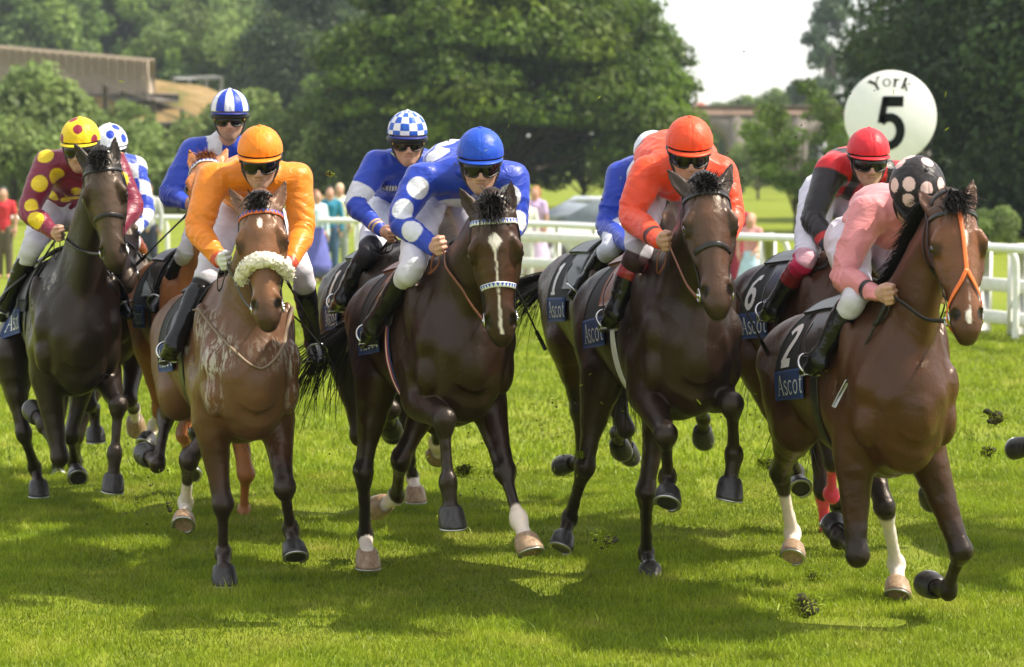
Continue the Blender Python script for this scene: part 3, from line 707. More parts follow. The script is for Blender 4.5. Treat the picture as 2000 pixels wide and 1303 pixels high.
class Drape:
    """smooth sheet over the back: grid of hits, sampled bilinearly"""
    def __init__(s, h, v0, v1, a0, a1, off, nv=14, na=40):
        s.v = np.linspace(v0, v1, nv); s.a = np.linspace(a0, a1, na); G = np.array([[trunk_hit(h, v, a, off) for a in s.a] for v in s.v])
        for _ in range(3):
            G[1:-1] = .25 * G[:-2] + .5 * G[1:-1] + .25 * G[2:]; G[:, 1:-1] = .25 * G[:, :-2] + .5 * G[:, 1:-1] + .25 * G[:, 2:]
        s.G = G; s.h = h
    def P(s, v, a, off=0):
        fi = np.clip(np.interp(v, s.v, np.arange(len(s.v))), 0, len(s.v) - 1.001); fj = np.clip(np.interp(a, s.a, np.arange(len(s.a))), 0, len(s.a) - 1.001); i, j = int(fi), int(fj); x, y = fi - i, fj - j
        p = (s.G[i, j] * (1 - y) + s.G[i, j + 1] * y) * (1 - x) + (s.G[i + 1, j] * (1 - y) + s.G[i + 1, j + 1] * y) * x
        if off:
            du = s.G[i + 1, j] - s.G[i, j]; dv = s.G[i, j + 1] - s.G[i, j]; n = nrm(np.cross(du, dv)); c = s.h.W(0, v, 1.22); n = n if n @ (p - c) > 0 else -n; p = p + n * off
        return p
    def patch(s, v0, v1, a0, a1, off, thick, nv=14, na=40, hem=None):
        V = []; 
        for o in (off, off + thick):
            for v in np.linspace(v0, v1, nv):
                for a in np.linspace(a0, a1, na):
                    vv = v + (hem(v, a) if hem else 0); V.append(s.P(vv, a, o))
        V = np.array(V); F = []; g = lambda l, i, j: l * nv * na + i * na + j
        for i in range(nv - 1):
            for j in range(na - 1):
                F.append([g(0, i, j), g(0, i + 1, j), g(0, i + 1, j + 1), g(0, i, j + 1)]); F.append([g(1, i, j), g(1, i, j + 1), g(1, i + 1, j + 1), g(1, i + 1, j)])
        for i in range(nv - 1):
            for j in (0, na - 1): F.append([g(0, i, j), g(1, i, j), g(1, i + 1, j), g(0, i + 1, j)])
        for j in range(na - 1):
            for i in (0, nv - 1): F.append([g(0, i, j), g(0, i, j + 1), g(1, i, j + 1), g(1, i, j)])
        return V, F
# letters as strokes on a unit square: list of (polyline, start width, end width)
def arcp(cx, cy, rx, ry, a0, a1, n=10): return [(cx + rx * math.cos(R(a0 + (a1 - a0) * i / n)), cy + ry * math.sin(R(a0 + (a1 - a0) * i / n))) for i in range(n + 1)]
GL = {
 'A': (.95, [([(.05, 0), (.45, 1.35)], .05), ([(.45, 1.35), (.85, 0)], .13), ([(.2, .45), (.7, .45)], .05), ([(-.05, 0), (.18, 0)], .04), ([(.7, 0), (1.0, 0)], .04)]),
 's': (.62, [([(.5, .78)] + arcp(.3, .72, .2, .2, 20, 200, 6) + arcp(.32, .25, .22, .24, 75, -160, 8), .10)]),
 'c': (.68, [(arcp(.36, .46, .3, .44, 45, 320, 12), .09)]),
 'o': (.78, [(arcp(.38, .46, .3, .42, 0, 360, 16), .10)]),
 't': (.5, [([(.22, 1.2), (.22, .15), (.32, .03), (.46, .08)], .10), ([(.02, .88), (.44, .88)], .05)]),
 '1': (.6, [([(.36, 1.3), (.36, 0)], .22), ([(.1, 1.08), (.36, 1.28)], .12), ([(.1, .04), (.62, .04)], .09)]),
 '2': (.8, [(arcp(.38, .98, .3, .32, 160, -35, 10) + [(.1, .1)], .19), ([(.05, .1), (.72, .1)], .2)]),
 '3': (.8, [(arcp(.36, 1.0, .28, .28, 150, -80, 8), .18), (arcp(.36, .36, .31, .34, 85, -150, 9), .18)]),
 '5': (.8, [([(.70, 1.27), (.16, 1.27)], .30), ([(.20, 1.40), (.10, .66)], .19), ([(.10, .68)] + arcp(.34, .42, .32, .40, 120, -150, 14), .25)]),
 'Y': (.9, [([(.08, 1.3), (.45, .62)], .2), ([(.82, 1.3), (.45, .62)], .08), ([(.45, .66), (.45, 0)], .17), ([(-.05, 1.3), (.3, 1.3)], .06), ([(.65, 1.3), (1.0, 1.3)], .06), ([(.25, 0), (.65, 0)], .06)]),
 'r': (.66, [([(.2, .9), (.2, 0)], .18), ([(.22, .6), (.4, .86), (.6, .84)], .13), ([(0, 0), (.42, 0)], .06), ([(0, .9), (.2, .9)], .06)]),
 'k': (.85, [([(.2, 1.35), (.2, 0)], .18), ([(.68, .9), (.26, .42)], .07), ([(.32, .5), (.72, 0)], .16), ([(0, 0), (.4, 0)], .06), ([(.55, 0), (.85, 0)], .06), ([(.5, .9), (.8, .9)], .06)]),
 'R': (.85, [([(.12, 0), (.12, 1.3)], .14), ([(.12, 1.25)] + arcp(.36, .97, .28, .28, 85, -85, 8) + [(.12, .68)], .13), ([(.4, .68), (.72, 0)], .14)]),
 'I': (.35, [([(.15, 0), (.15, 1.3)], .15)]),
 'D': (.85, [([(.12, 0), (.12, 1.3)], .14), ([(.12, 1.25)] + arcp(.30, .65, .38, .6, 85, -85, 10) + [(.12, .05)], .13)]),
 'E': (.7, [([(.12, 0), (.12, 1.3)], .14), ([(.12, 1.24), (.6, 1.24)], .12), ([(.12, .66), (.52, .66)], .12), ([(.12, .06), (.6, .06)], .12)]),
 'a': (.72, [(arcp(.32, .36, .24, .34, 20, 360, 12), .1), ([(.58, .85), (.58, .05)], .1)]),
 'l': (.35, [([(.15, 1.3), (.15, 0)], .12)]),
 'e': (.7, [([(.08, .45), (.58, .45)] + arcp(.33, .45, .27, .4, 10, 320, 12), .1)]),
 'S': (.75, [([(.6, 1.1)] + arcp(.36, .97, .26, .28, 20, 200, 6) + arcp(.36, .35, .27, .32, 75, -160, 8), .13)]),
 '6': (.8, [(arcp(.36, .40, .28, .32, 0, 360, 14), .17), ([(.62, 1.22), (.40, 1.20), (.18, .95), (.09, .45)], .16)]),
 ' ': (.4, []),
}
def letters(text, mapf, mb, bold=1.0):
    """draws text as flat ribbons; mapf(x, y) -> place in the world"""
    x0 = 0
    for ch in text:
        wd, st = GL[ch]
        for pl, th in st:
            th = th * bold
            P = np.array(pl, float); Q = []
            for i in range(len(P) - 1):
                m = max(1, int(np.linalg.norm(P[i + 1] - P[i]) / .22))
                for k in range(m): Q.append(P[i] + (P[i + 1] - P[i]) * k / m)
            Q.append(P[-1]); Q = np.array(Q); T = np.gradient(Q, axis=0); T /= np.linalg.norm(T, axis=1)[:, None]; Nn = np.stack((-T[:, 1], T[:, 0]), 1)
            V = []
            for q, n in zip(Q, Nn): V.append(mapf(x0 + q[0] + n[0] * th / 2, q[1] + n[1] * th / 2)); V.append(mapf(x0 + q[0] - n[0] * th / 2, q[1] - n[1] * th / 2))
            mb.add(V, [[2 * i, 2 * i + 1, 2 * i + 3, 2 * i + 2] for i in range(len(Q) - 1)])
        x0 += wd + .12
    return x0

def saddlery(s):
    sp = s.sp; t = sp.get('tack', {}); o = s.o
    dr = Drape(s, .30, 1.16, -125, 125, .010)
    cl = empty('saddle_cloth', s.base); cl.parent = o; cl.location = (0, 0, 0)
    v0, v1 = t.get('v', (.36, 1.0))
    V, F = dr.patch(v0, v1, -88, 88, .002, .006, 10, 50, hem=lambda v, a: .05 * (abs(a) / 90) ** 2); mobj('numbered_cloth', V, F, M['pad_black'], cl, base=s.base)
    for sg in (-1, 1):
        V, F = dr.patch(.60, v1 + .03, sg * 84 if sg > 0 else -112, 112 if sg > 0 else -84, .010, .005, 8, 12); mobj('sponsor_strip', V, F, M['navy_cloth'], cl, base=s.base)
        # the writing runs from the tail towards the head on the side seen, and the other way round on the far side
        mb = MB(); k = .062
        if sg < 0: letters('Ascot', lambda x, y: dr.P(v1 - .02 - x * k * 1.55, 107 - y * 14, .018), mb)
        else: letters('Ascot', lambda x, y: dr.P(.64 + x * k * 1.55, -(107 - y * 14), .018), mb)
        mb.build('lettering', M['letter_white'], cl, base=s.base, smooth=False)
        if t.get('num'):
            mb = MB(); k = .19
            if sg < 0: letters(t['num'], lambda x, y: dr.P(v1 - .05 - x * k, 80 - y * 29, .012), mb, 1.4)
            else: letters(t['num'], lambda x, y: dr.P(.80 + x * k, -(80 - y * 29), .012), mb, 1.4)
            mb.build('number', M['letter_white'], cl, base=s.base, smooth=False)
        if t.get('piping'):
            for off, wd in ((.0, .012),):
                pts = [dr.P(v0 - .02 + .03 * math.sin(q * 3), sg * -(20 + 70 * q), .012) for q in np.linspace(0, 1, 10)]
                MB().tube(pts, .010, 6).build('piping', M[t['piping']], cl, base=s.base)
    # saddle: tree and flaps
    sd = empty('saddle', s.base); sd.parent = o; sd.location = (0, 0, 0); sm = M[t.get('saddle', 'strap_black')]
    V, F = dr.patch(.44, .92, -30, 30, .02, .02, 10, 16); mobj('seat', V, F, sm, sd, base=s.base)
    for sg in (-1, 1):
        a0, a1 = (26, 74) if sg > 0 else (-74, -26)
        V, F = dr.patch(.42, .74, a0, a1, .018, .006, 8, 14, hem=lambda v, a: -.06 * ((abs(a) - 26) / 48)); mobj('flap', V, F, sm, sd, base=s.base)
    if t.get('pad'):
        for sg in (-1, 1):
            pts = [dr.P(.40 + .04 * math.sin(q * 3.1), -sg * (8 + 72 * q), .022) for q in np.linspace(0, 1, 14)]
            MB().tube(pts, [.026 + .016 * math.sin(math.pi * q) for q in np.linspace(0, 1, 14)], 10, flat=.7).build('wither_pad', M[t['pad']], sd, base=s.base)
    # girth
    g = t.get('girth', 'strap_black')
    for n_, vv, wd, m_ in ([('girth', .50, .09, g)] if g != 'striped' else [('girth', .50, .085, 'navy_cloth'), ('girth_stripe', .515, .020, 'stripe_red'), ('girth_stripe', .485, .020, 'stripe_red'), ('girth_stripe', .50, .010, 'letter_white')]):
        pts = [s.W(0, vv + .04 * math.cos(q), 1.22) + (-s.l * math.sin(q) + s.z * math.cos(q)) * .5 for q in np.linspace(R(70), R(290), 26)]
        Q = []
        for p, q in zip(pts, np.linspace(70, 290, 26)):
            Q.append(trunk_hit(s, vv, q, .008 if m_ != 'stripe_red' else .008))
        strap(s, Q, wd, M[m_], n_, o, off=.004 + (.002 if n_ == 'girth_stripe' else 0) + (.001 if m_ == 'letter_white' else 0), n=2)
    if t.get('breastplate'):
        m_ = M[t['breastplate']]
        Q = []
        for u in np.linspace(-.25, .25, 41):
            p = s.W(u, -.7, 1.04 + .30 * (abs(u) / .25) ** 1.6); q, n_, _, _ = s.bv.ray_cast(Vector(p), Vector(-s.f))
            if q is not None and (np.array(q) - p) @ (-s.f) < 1.05: Q.append(np.array(q) + s.f * .014)
        Q = np.array(Q)
        for _ in range(6): Q[1:-1] = np.where(((.5 * Q[:-2] + .5 * Q[2:] - Q[1:-1]) @ s.f > 0)[:, None], .5 * Q[:-2] + .5 * Q[2:], Q[1:-1])
        L_ = [s.W(-.20, .52, 1.46), s.W(-.25, .40, 1.42)]; Rr_ = [s.W(.25, .40, 1.42), s.W(.20, .52, 1.46)]
        Q = np.vstack(([snap(s.bv, p, .014) for p in L_], Q, [snap(s.bv, p, .014) for p in Rr_]))
        MB().tube(cr(Q, 2), .011, 8, flat=.5, up=s.z).build('breastplate', m_, o, base=s.base)
def reins(h, r):
    mat = M[h.sp.get('bridle', {}).get('rein', 'strap_black')]
    for sg in (-1, 1):
        b = h.bits[sg]; g = r.grip[sg]; m1 = b * .65 + g * .35 - A(0, 0, .03); m2 = b * .3 + g * .7 - A(0, 0, .015)
        P = cr([b, m1, m2, g], 6)
        for i in range(len(P)):
            q, n, _, d = h.bv.find_nearest(Vector(P[i])); q = np.array(q); n = np.array(n)
            if (P[i] - q) @ n < .012: P[i] = q + n * .012
        MB().tube(P, .009, 6, flat=.35, up=h.l).build('rein', mat, h.o, base=h.base)
        d = nrm(g - b); lp = cr([g, g + A(0, 0, -.06) - h.f * .04 + h.l * sg * .03, g - h.f * .10 + A(0, 0, -.15) + h.l * sg * .02, g - h.f * .04 + A(0, 0, -.10), g + A(0, 0, .0)], 5)
        for i in range(len(lp)):
            q, n, _, _2 = h.bv.find_nearest(Vector(lp[i])); q = np.array(q); n = np.array(n)
            if (lp[i] - q) @ n < .012: lp[i] = q + n * .012
        MB().tube(lp, .008, 6, flat=.35, up=h.l).build('rein_loop', mat, h.o, base=h.base)
def stirrups(h, r):
    for a in (-1, 1):
        an, to = r.an[a], r.to[a]; fd = nrm(to - an); c = an * .35 + to * .65; up = nrm(A(0, 0, 1) - fd[2] * fd); sd = np.cross(fd, up)
        st = empty('stirrup', h.base); st.parent = h.o; st.location = (0, 0, 0)
        ring = [c - up * .03 + up * (.048 + .052 * math.sin(q)) + sd * .052 * math.cos(q) for q in np.linspace(-.9, math.pi + .9, 18)]
        ring = [ring[-1] * 0 + p for p in ring]; mb = MB(); mb.tube(np.array(ring), .0065, 8)
        mb.box(c - up * .034, (.095, .030, .012), (sd, fd, up), .003); mb.build('stirrup_iron', M['steel'], st, base=h.base)
        top = ring[9]; k = h.W(a * .20, .58, 1.42); k2 = snap(h.bv, k, .05)
        MB().tube(cr([top, (top + k2) / 2 + h.l * a * .02, k2], 4), .011, 6, flat=.3, up=h.l).build('stirrup_leather', M['strap_black'], st, base=h.base)
def whip(label, p0, p1, mat='strap_black', tipmat=None):
    o = empty('whip', p0); tag(o, label, 'whip', 'riding whips'); d = nrm(p1 - p0); L = np.linalg.norm(p1 - p0)
    MB().tube([p0 - d * .02, p0, p0 + d * .14, p0 + d * .16], [.011, .009, .008, .006], 8).build('handle', M['goggle_frame'], o, base=p0)
    P = [p0 + d * (.16 + (L - .26) * q) + A(0, 0, -.01 * q * q) for q in np.linspace(0, 1, 30)]
    MB().tube(P, [.0055 + .0012 * (i % 2) - .0015 * i / 30 for i in range(30)], 8).build('shaft', M[mat], o, base=p0)
    e = P[-1]; MB().box(e + d * .06, (.14, .020, .006), (d, nrm(np.cross(d, A(0, 1, 0))), nrm(np.cross(d, np.cross(d, A(0, 1, 0))))), .002).build('flap', M[tipmat or mat], o, base=p0)
# ------------------------------------------------------------------ the ten horses
# legs: knee/hock, fetlock, coronet (photo x, y, nearer-or-farther bend), options
T_, F_ = True, False
HS = {}
HS['H1'] = dict(neck=1.0, facecol=(.105, .072, .050), tack=dict(girth='strap_black'), C=(150, 14.5, 15), dz=.0, pit=-.08, poll=(197, 313), muz=(226, 520), hy=2, base=(.030, .021, .016), points=.7, back=(.022, .017, .014), tail_n=150,
    label='nearly black horse ridden by the jockey in maroon with yellow spots', seed=11, lock=.9, lockup=1.3,
    FR=[(117, 893, T_), (84, 828, F_), (72, 812, F_, dict(an=20))], FL=[(231, 792, T_), (224, 888, F_), (221, 935, F_, dict(an=10))],
    HR=[(46, 845, T_, 20, 700), (68, 915, F_), (76, 945, T_, dict(g=1))], HL=[(140, 850, T_), (146, 905, F_), (150, 925, T_)],
    bridle=dict(), ear={-1: (.35, .2), 1: (.15, .1)},
    foam=[(118, 560, .1, .12, .9), (70, 620, .2, .15, .4)])
HS['H2'] = dict(tack=dict(), C=(222, 16.2, 15), dz=.05, pit=-.05, poll=(226, 425), muz=(248, 555), hy=0, vox=.012, base=(.085, .060, .048), points=.6, tail_n=150, mane_n=500,
    label='greyish brown horse almost hidden behind the nearly black horse', seed=12, 
    FR=[(172, 790, T_), (184, 800, F_), (186, 842, F_, dict(an=5))], FL=[(252, 780, T_), (262, 800, F_), (264, 822, F_, dict(an=5, pale=1, sock=1.9))],
    HR=[(110, 850, F_), (112, 915, F_), (114, 930, T_)], HL=[(150, 850, T_), (150, 905, F_), (152, 925, T_)], bridle=dict())
HS['H3'] = dict(neck=.98, mul=.62, tack=dict(), C=(405, 14.9, 17), dz=.0, pit=-.05, poll=(405, 322), muz=(412, 470), hy=0, vox=.012, base=(.42, .165, .055), dark=(.34, .12, .04), points=9, muzdark=.3, tail_n=300, mane_n=800, hair='mane_red',
    label='chestnut horse with one bright ear showing behind the orange jockey', seed=13,
    FR=[(392, 800, T_), (392, 835, F_), (390, 842, F_, dict(an=20))], FL=[(480, 925, T_), (477, 1000, F_), (478, 1026, T_, dict(g=1, pale=1))],
    HR=[(312, 800, F_), (300, 835, F_), (290, 856, T_, dict(sock=1.2, an=20))], HL=[(360, 850, F_), (368, 900, F_), (372, 920, T_)],
    bridle=dict(brow='band_white', browcols='tri_blue'), ear={-1: (.15, .1), 1: (.3, .1)}, lock=.45)
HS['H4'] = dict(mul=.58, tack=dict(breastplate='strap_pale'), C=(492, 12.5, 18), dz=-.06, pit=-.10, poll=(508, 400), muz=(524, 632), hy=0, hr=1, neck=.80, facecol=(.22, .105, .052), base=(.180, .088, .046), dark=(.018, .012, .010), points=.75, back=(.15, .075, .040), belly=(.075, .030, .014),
    label='brown horse with a thick cream sheepskin noseband and white sweat on its breast', seed=14, lock=.7, lockup=.6,
    FR=[(435, 985, T_), (437, 1085, F_), (437, 1112, T_, dict(g=1))], FL=[(556, 953, T_), (568, 1035, F_), (574, 1068, T_, dict(an=18))],
    HR=[(325, 812, F_), (308, 905, T_), (292, 893, F_, dict(an=25))], HL=[(369, 900, F_), (363, 985, F_), (359, 1012, T_, dict(sock=1.45, pale=1))],
    blaze=[(.17, 0, .001), (.19, 0, .012), (.23, .002, .014), (.27, 0, .003)], muzdark=.75, mealy=(.30, .22, .16),
    bridle=dict(brow='band_orange', browcols='tri_blue', sheep=.58, nonose=1), ear={-1: (.50, .0), 1: (.38, .0)},
    foam=[(415, 700, .03, .14, 1), (450, 690, .0, .14, 1), (510, 700, -.03, .16, .9), (560, 700, .0, .13, 1), (425, 770, .05, .12, .8), (560, 770, .03, .10, .7), (400, 640, .1, .14, .6), (590, 650, .1, .1, .8)])
HS['H5'] = dict(tack=dict(num='1'), C=(800, 14.2, 15), dz=.04, pit=-.08, poll=(880, 425), muz=(905, 560), hy=0, vox=.012, base=(.022, .016, .013), points=.8, tail_n=150, mane_n=500,
    label='dark horse with a black numbered cloth behind the blaze faced horse', seed=15,
    FR=[(762, 800, T_), (758, 822, F_), (758, 828, F_, dict(an=5))], FL=[(850, 830, T_), (853, 868, F_), (855, 884, F_, dict(sock=1.8, pale=1, an=30))],
    HR=[(700, 850, F_), (760, 830, T_), (762, 838, F_)], HL=[(800, 860, T_), (806, 935, F_), (811, 955, T_, dict(sock=1.9, pale=1, g=1))], bridle=dict())
HS['H6'] = dict(tack=dict(girth='striped', saddle='strap_brown'), C=(914, 12.0, 17), dz=.07, pit=-.12, poll=(962, 404), muz=(981, 672), hy=0, neck=.84, facecol=(.072, .034, .021), base=(.034, .014, .007), points=.8,
    label='dark brown horse with white star, thin blaze and blue and white triangle bands',
    FR=[(867, 822, T_), (876, 945, F_), (881, 1000, T_, dict(sock=9, an=10))], FL=[(986, 922, T_), (1014, 1015, T_), (1028, 1055, T_, dict(sock=1.75, pale=1, an=16))],
    HR=[(710, 921, F_), (714, 1050, F_), (717, 1080, T_, dict(sock=2.2, pale=1, g=1))], HL=[(783, 900, F_), (774, 972, F_), (750, 985, F_, dict(sock=1.95, pale=1, an=20))],
    blaze=[(.21, 0, .004), (.235, 0, .026), (.27, 0, .030), (.31, 0, .014), (.37, 0, .004), (.6, 0, .0035), (.85, 0, .006), (.97, .003, .008)], lock=1.2, lockup=1.5, tail=(-.55, .6, -.35), tail_n=260,
    bridle=dict(brow='band_white', browcols='tri_blue', nose='band_white', nosecols='tri_blue', nose_t=.59, rein='strap_brown'), ear={-1: (.52, .0), 1: (.12, .0)})
HS['H7'] = dict(tack=dict(num='1'), C=(1250, 14.6, 13), dz=.06, pit=-.06, poll=(1318, 400), muz=(1350, 540), hy=0, vox=.012, base=(.070, .026, .012), points=.7, tail=(-.9, .5, -.1), tail_n=420, mane_n=700,
    label='brown horse with tail streaming, half hidden behind the horse of the orange red jockey', seed=17,
    FR=[(1222, 838, T_), (1205, 850, F_), (1208, 866, F_, dict(an=5))], FL=[(1372, 780, T_), (1374, 820, F_), (1372, 842, F_, dict(an=5))],
    HR=[(1128, 800, F_), (1135, 900, F_), (1112, 905, F_)], HL=[(1215, 830, T_), (1222, 852, F_), (1226, 876, F_, dict(an=5))], bridle=dict())
HS['H8'] = dict(tack=dict(pad='tan_pad', girth='letter_white', saddle='strap_brown'), C=(1358, 11.9, 12), dz=.11, pit=-.12, poll=(1376, 366), muz=(1402, 608), hy=3, hr=-2, neck=.84, facecol=(.115, .060, .038), base=(.042, .022, .014), points=.75, back=(.036, .023, .017),
    mealy=(.45, .40, .36), label='brown horse in plain black bridle ridden by the orange red jockey', seed=18, lock=.8, lockup=.5,
    FR=[(1300, 850, T_), (1305, 935, F_), (1306, 962, T_, dict(an=28))], FL=[(1430, 790, T_), (1434, 892, F_), (1426, 945, F_, dict(an=5))],
    HR=[(1143, 911, F_), (1112, 1015, F_), (1101, 1050, T_, dict(an=15))], HL=[(1262, 962, T_), (1263, 1085, F_), (1270, 1108, T_, dict(g=1))],
    bridle=dict(nose_t=.53, rein='strap_brown'), ear={-1: (.65, .0), 1: (.42, .0)})
HS['H9'] = dict(tack=dict(num='6'), C=(1680, 13.4, 15), dz=.05, pit=-.10, poll=(1745, 410), muz=(1770, 560), hy=0, vox=.012, base=(.090, .032, .014), points=.9, tail_n=120, mane_n=500,
    label='brown horse with pink leg bandages, behind the foremost horse', seed=19,
    FR=[(1626, 900, T_), (1624, 968, F_), (1640, 985, F_, dict(wrap=(1.15, 2.2), an=20))], FL=[(1800, 880, T_), (1810, 940, F_), (1813, 962, F_, dict(an=5))],
    HR=[(1540, 880, F_), (1558, 925, F_), (1560, 945, T_)], HL=[(1608, 960, F_), (1612, 1070, F_), (1624, 1092, T_, dict(wrap=(1.08, 2.1), g=1))], bridle=dict())
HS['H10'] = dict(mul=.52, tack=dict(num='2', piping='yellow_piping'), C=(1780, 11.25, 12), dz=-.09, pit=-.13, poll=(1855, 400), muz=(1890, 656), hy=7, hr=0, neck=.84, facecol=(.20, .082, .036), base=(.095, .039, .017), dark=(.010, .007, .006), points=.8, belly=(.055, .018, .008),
    label='foremost bay horse at right with an orange cross noseband', seed=20, lock=1.2, lockup=.4, mane_len=1.5, mane_side=-1.2, mane_n=3400, mane_up=1.3,
    FR=[(1674, 1085, T_), (1640, 1050, F_), (1632, 1036, F_, dict(an=20))], FL=[(1876, 1075, T_), (1852, 1155, F_), (1826, 1146, F_, dict(an=25))],
    HR=[(1524, 925, F_), (1549, 1045, F_), (1550, 1070, T_, dict(sock=1.35, pale=1, an=25))], HL=[(1728, 990, T_), (1752, 1105, F_), (1753, 1140, T_, dict(sock=1.15, pale=1, an=20))],
    blaze=[(.25, 0, .001), (.28, .012, .010), (.36, .012, .008), (.4, .01, .001), (.84, .0, .001), (.86, -.005, .012), (.93, -.005, .012), (.94, 0, .001)],
    bridle=dict(nonose=1, cross='strap_orange'), ear={-1: (.25, -.45), 1: (.28, .0)}, tail_n=100,
    foam=[(1790, 640, .0, .10, .5)])
HS['H11'] = dict(tack=dict(), C=(2450, 13.2, 12), dz=.05, pit=-.08, poll=(2480, 380), muz=(2500, 540), hy=0, vox=.014, base=(.03, .02, .015), points=.7, tail=(.6, .5, -.3), tail_n=60, mane_n=200, seed=31,
    label='dark horse beyond the right edge, only one black hoof in view',
    FR=[(2400, 800, T_), (2400, 900, F_), (2400, 920, F_)], FL=[(2480, 840, T_), (2480, 930, F_), (2480, 960, F_)],
    HR=[(2120, 800, F_), (2032, 868, F_), (2002, 872, F_, dict(an=10))], HL=[(2330, 850, F_), (2330, 930, F_), (2330, 950, F_)], bridle=dict())
# ------------------------------------------------------------------ jockeys
def cloth_material(name, rough=.42, spec=.40, wr=.35, sheen=.1, scale=(7, 7, 13)):
    t = NT(name).set(rough=rough, spec=spec, sheen=sheen); v = t.coord('Object', scale)
    n = t.noise(1.2, 3, .5, v, dist=.8); base = t.attr('col')
    t.color(t.mix(.5, base, t.mix(1.0, base, t.ramp(n, [(.3, .72), (.7, 1.15)]), 'MULTIPLY')))
    fold = t.ramp(n, [(.40, 0.0), (.5, 1.0), (.60, .15)])
    b1 = t.bump(fold, wr * .5, .014); t.bump(t.noise(500, 2), .05, .001, b1); return t.m
M['silk'] = cloth_material('racing_silk'); M['breech'] = cloth_material('thin_white_nylon', .55, .3, .22, 0)
M['boot'] = cloth_material('polished_boot_leather', .18, .38, .22, 0, (10, 10, 22)); M['capsilk'] = cloth_material('cap_silk', .46, .32, .20, .05, (10, 10, 10))
def skin_material():
    t = NT('skin').set(rough=.48, spec=.4, sub=.0); base = t.attr('col'); n = t.noise(40, 4)
    t.color(t.mix(1.0, base, t.ramp(n, [(.3, .85), (.7, 1.12)]), 'MULTIPLY')); t.bump(t.noise(160, 3), .12, .001); return t.m
M['skin'] = skin_material()
M['lens'] = plain('dark_goggle_lens', (.006, .005, .005), rough=.16, spec=.4, var=.05)
M['goggle_frame'] = plain('black_rubber', (.012, .012, .012), rough=.5)
M['pad_black'] = plain('black_padded_cloth', (.012, .012, .014), rough=.8, bump=.4)
M['gold'] = plain('gold_marking', (.75, .45, .06), rough=.4)
def normals(V, F):
    n = np.zeros_like(V); a = V[F[:, 2]] - V[F[:, 0]]; b = V[F[:, 3]] - V[F[:, 1]]; fn = np.cross(a, b)
    for k in range(4):
        for q in range(3): n[:, q] += np.bincount(F[:, k], fn[:, q], len(V))
    return n / (np.linalg.norm(n, axis=1)[:, None] + 1e-12)
def wrinkle(V, F, amp, sc=(7, 7, 13), puff=.006, seed=0):
    N = normals(V, F); P = V * np.array(sc) + seed; w_ = vnoise(P * .6 + 3)[:, None] * 1.6
    r = 1 - np.abs(2 * vnoise(P + w_) - 1); r = r ** 2; return V + N * ((r - .35) * amp + (vnoise(V * 5 + seed) - .4) * puff)[:, None]
SKIN = A(.52, .29, .20)
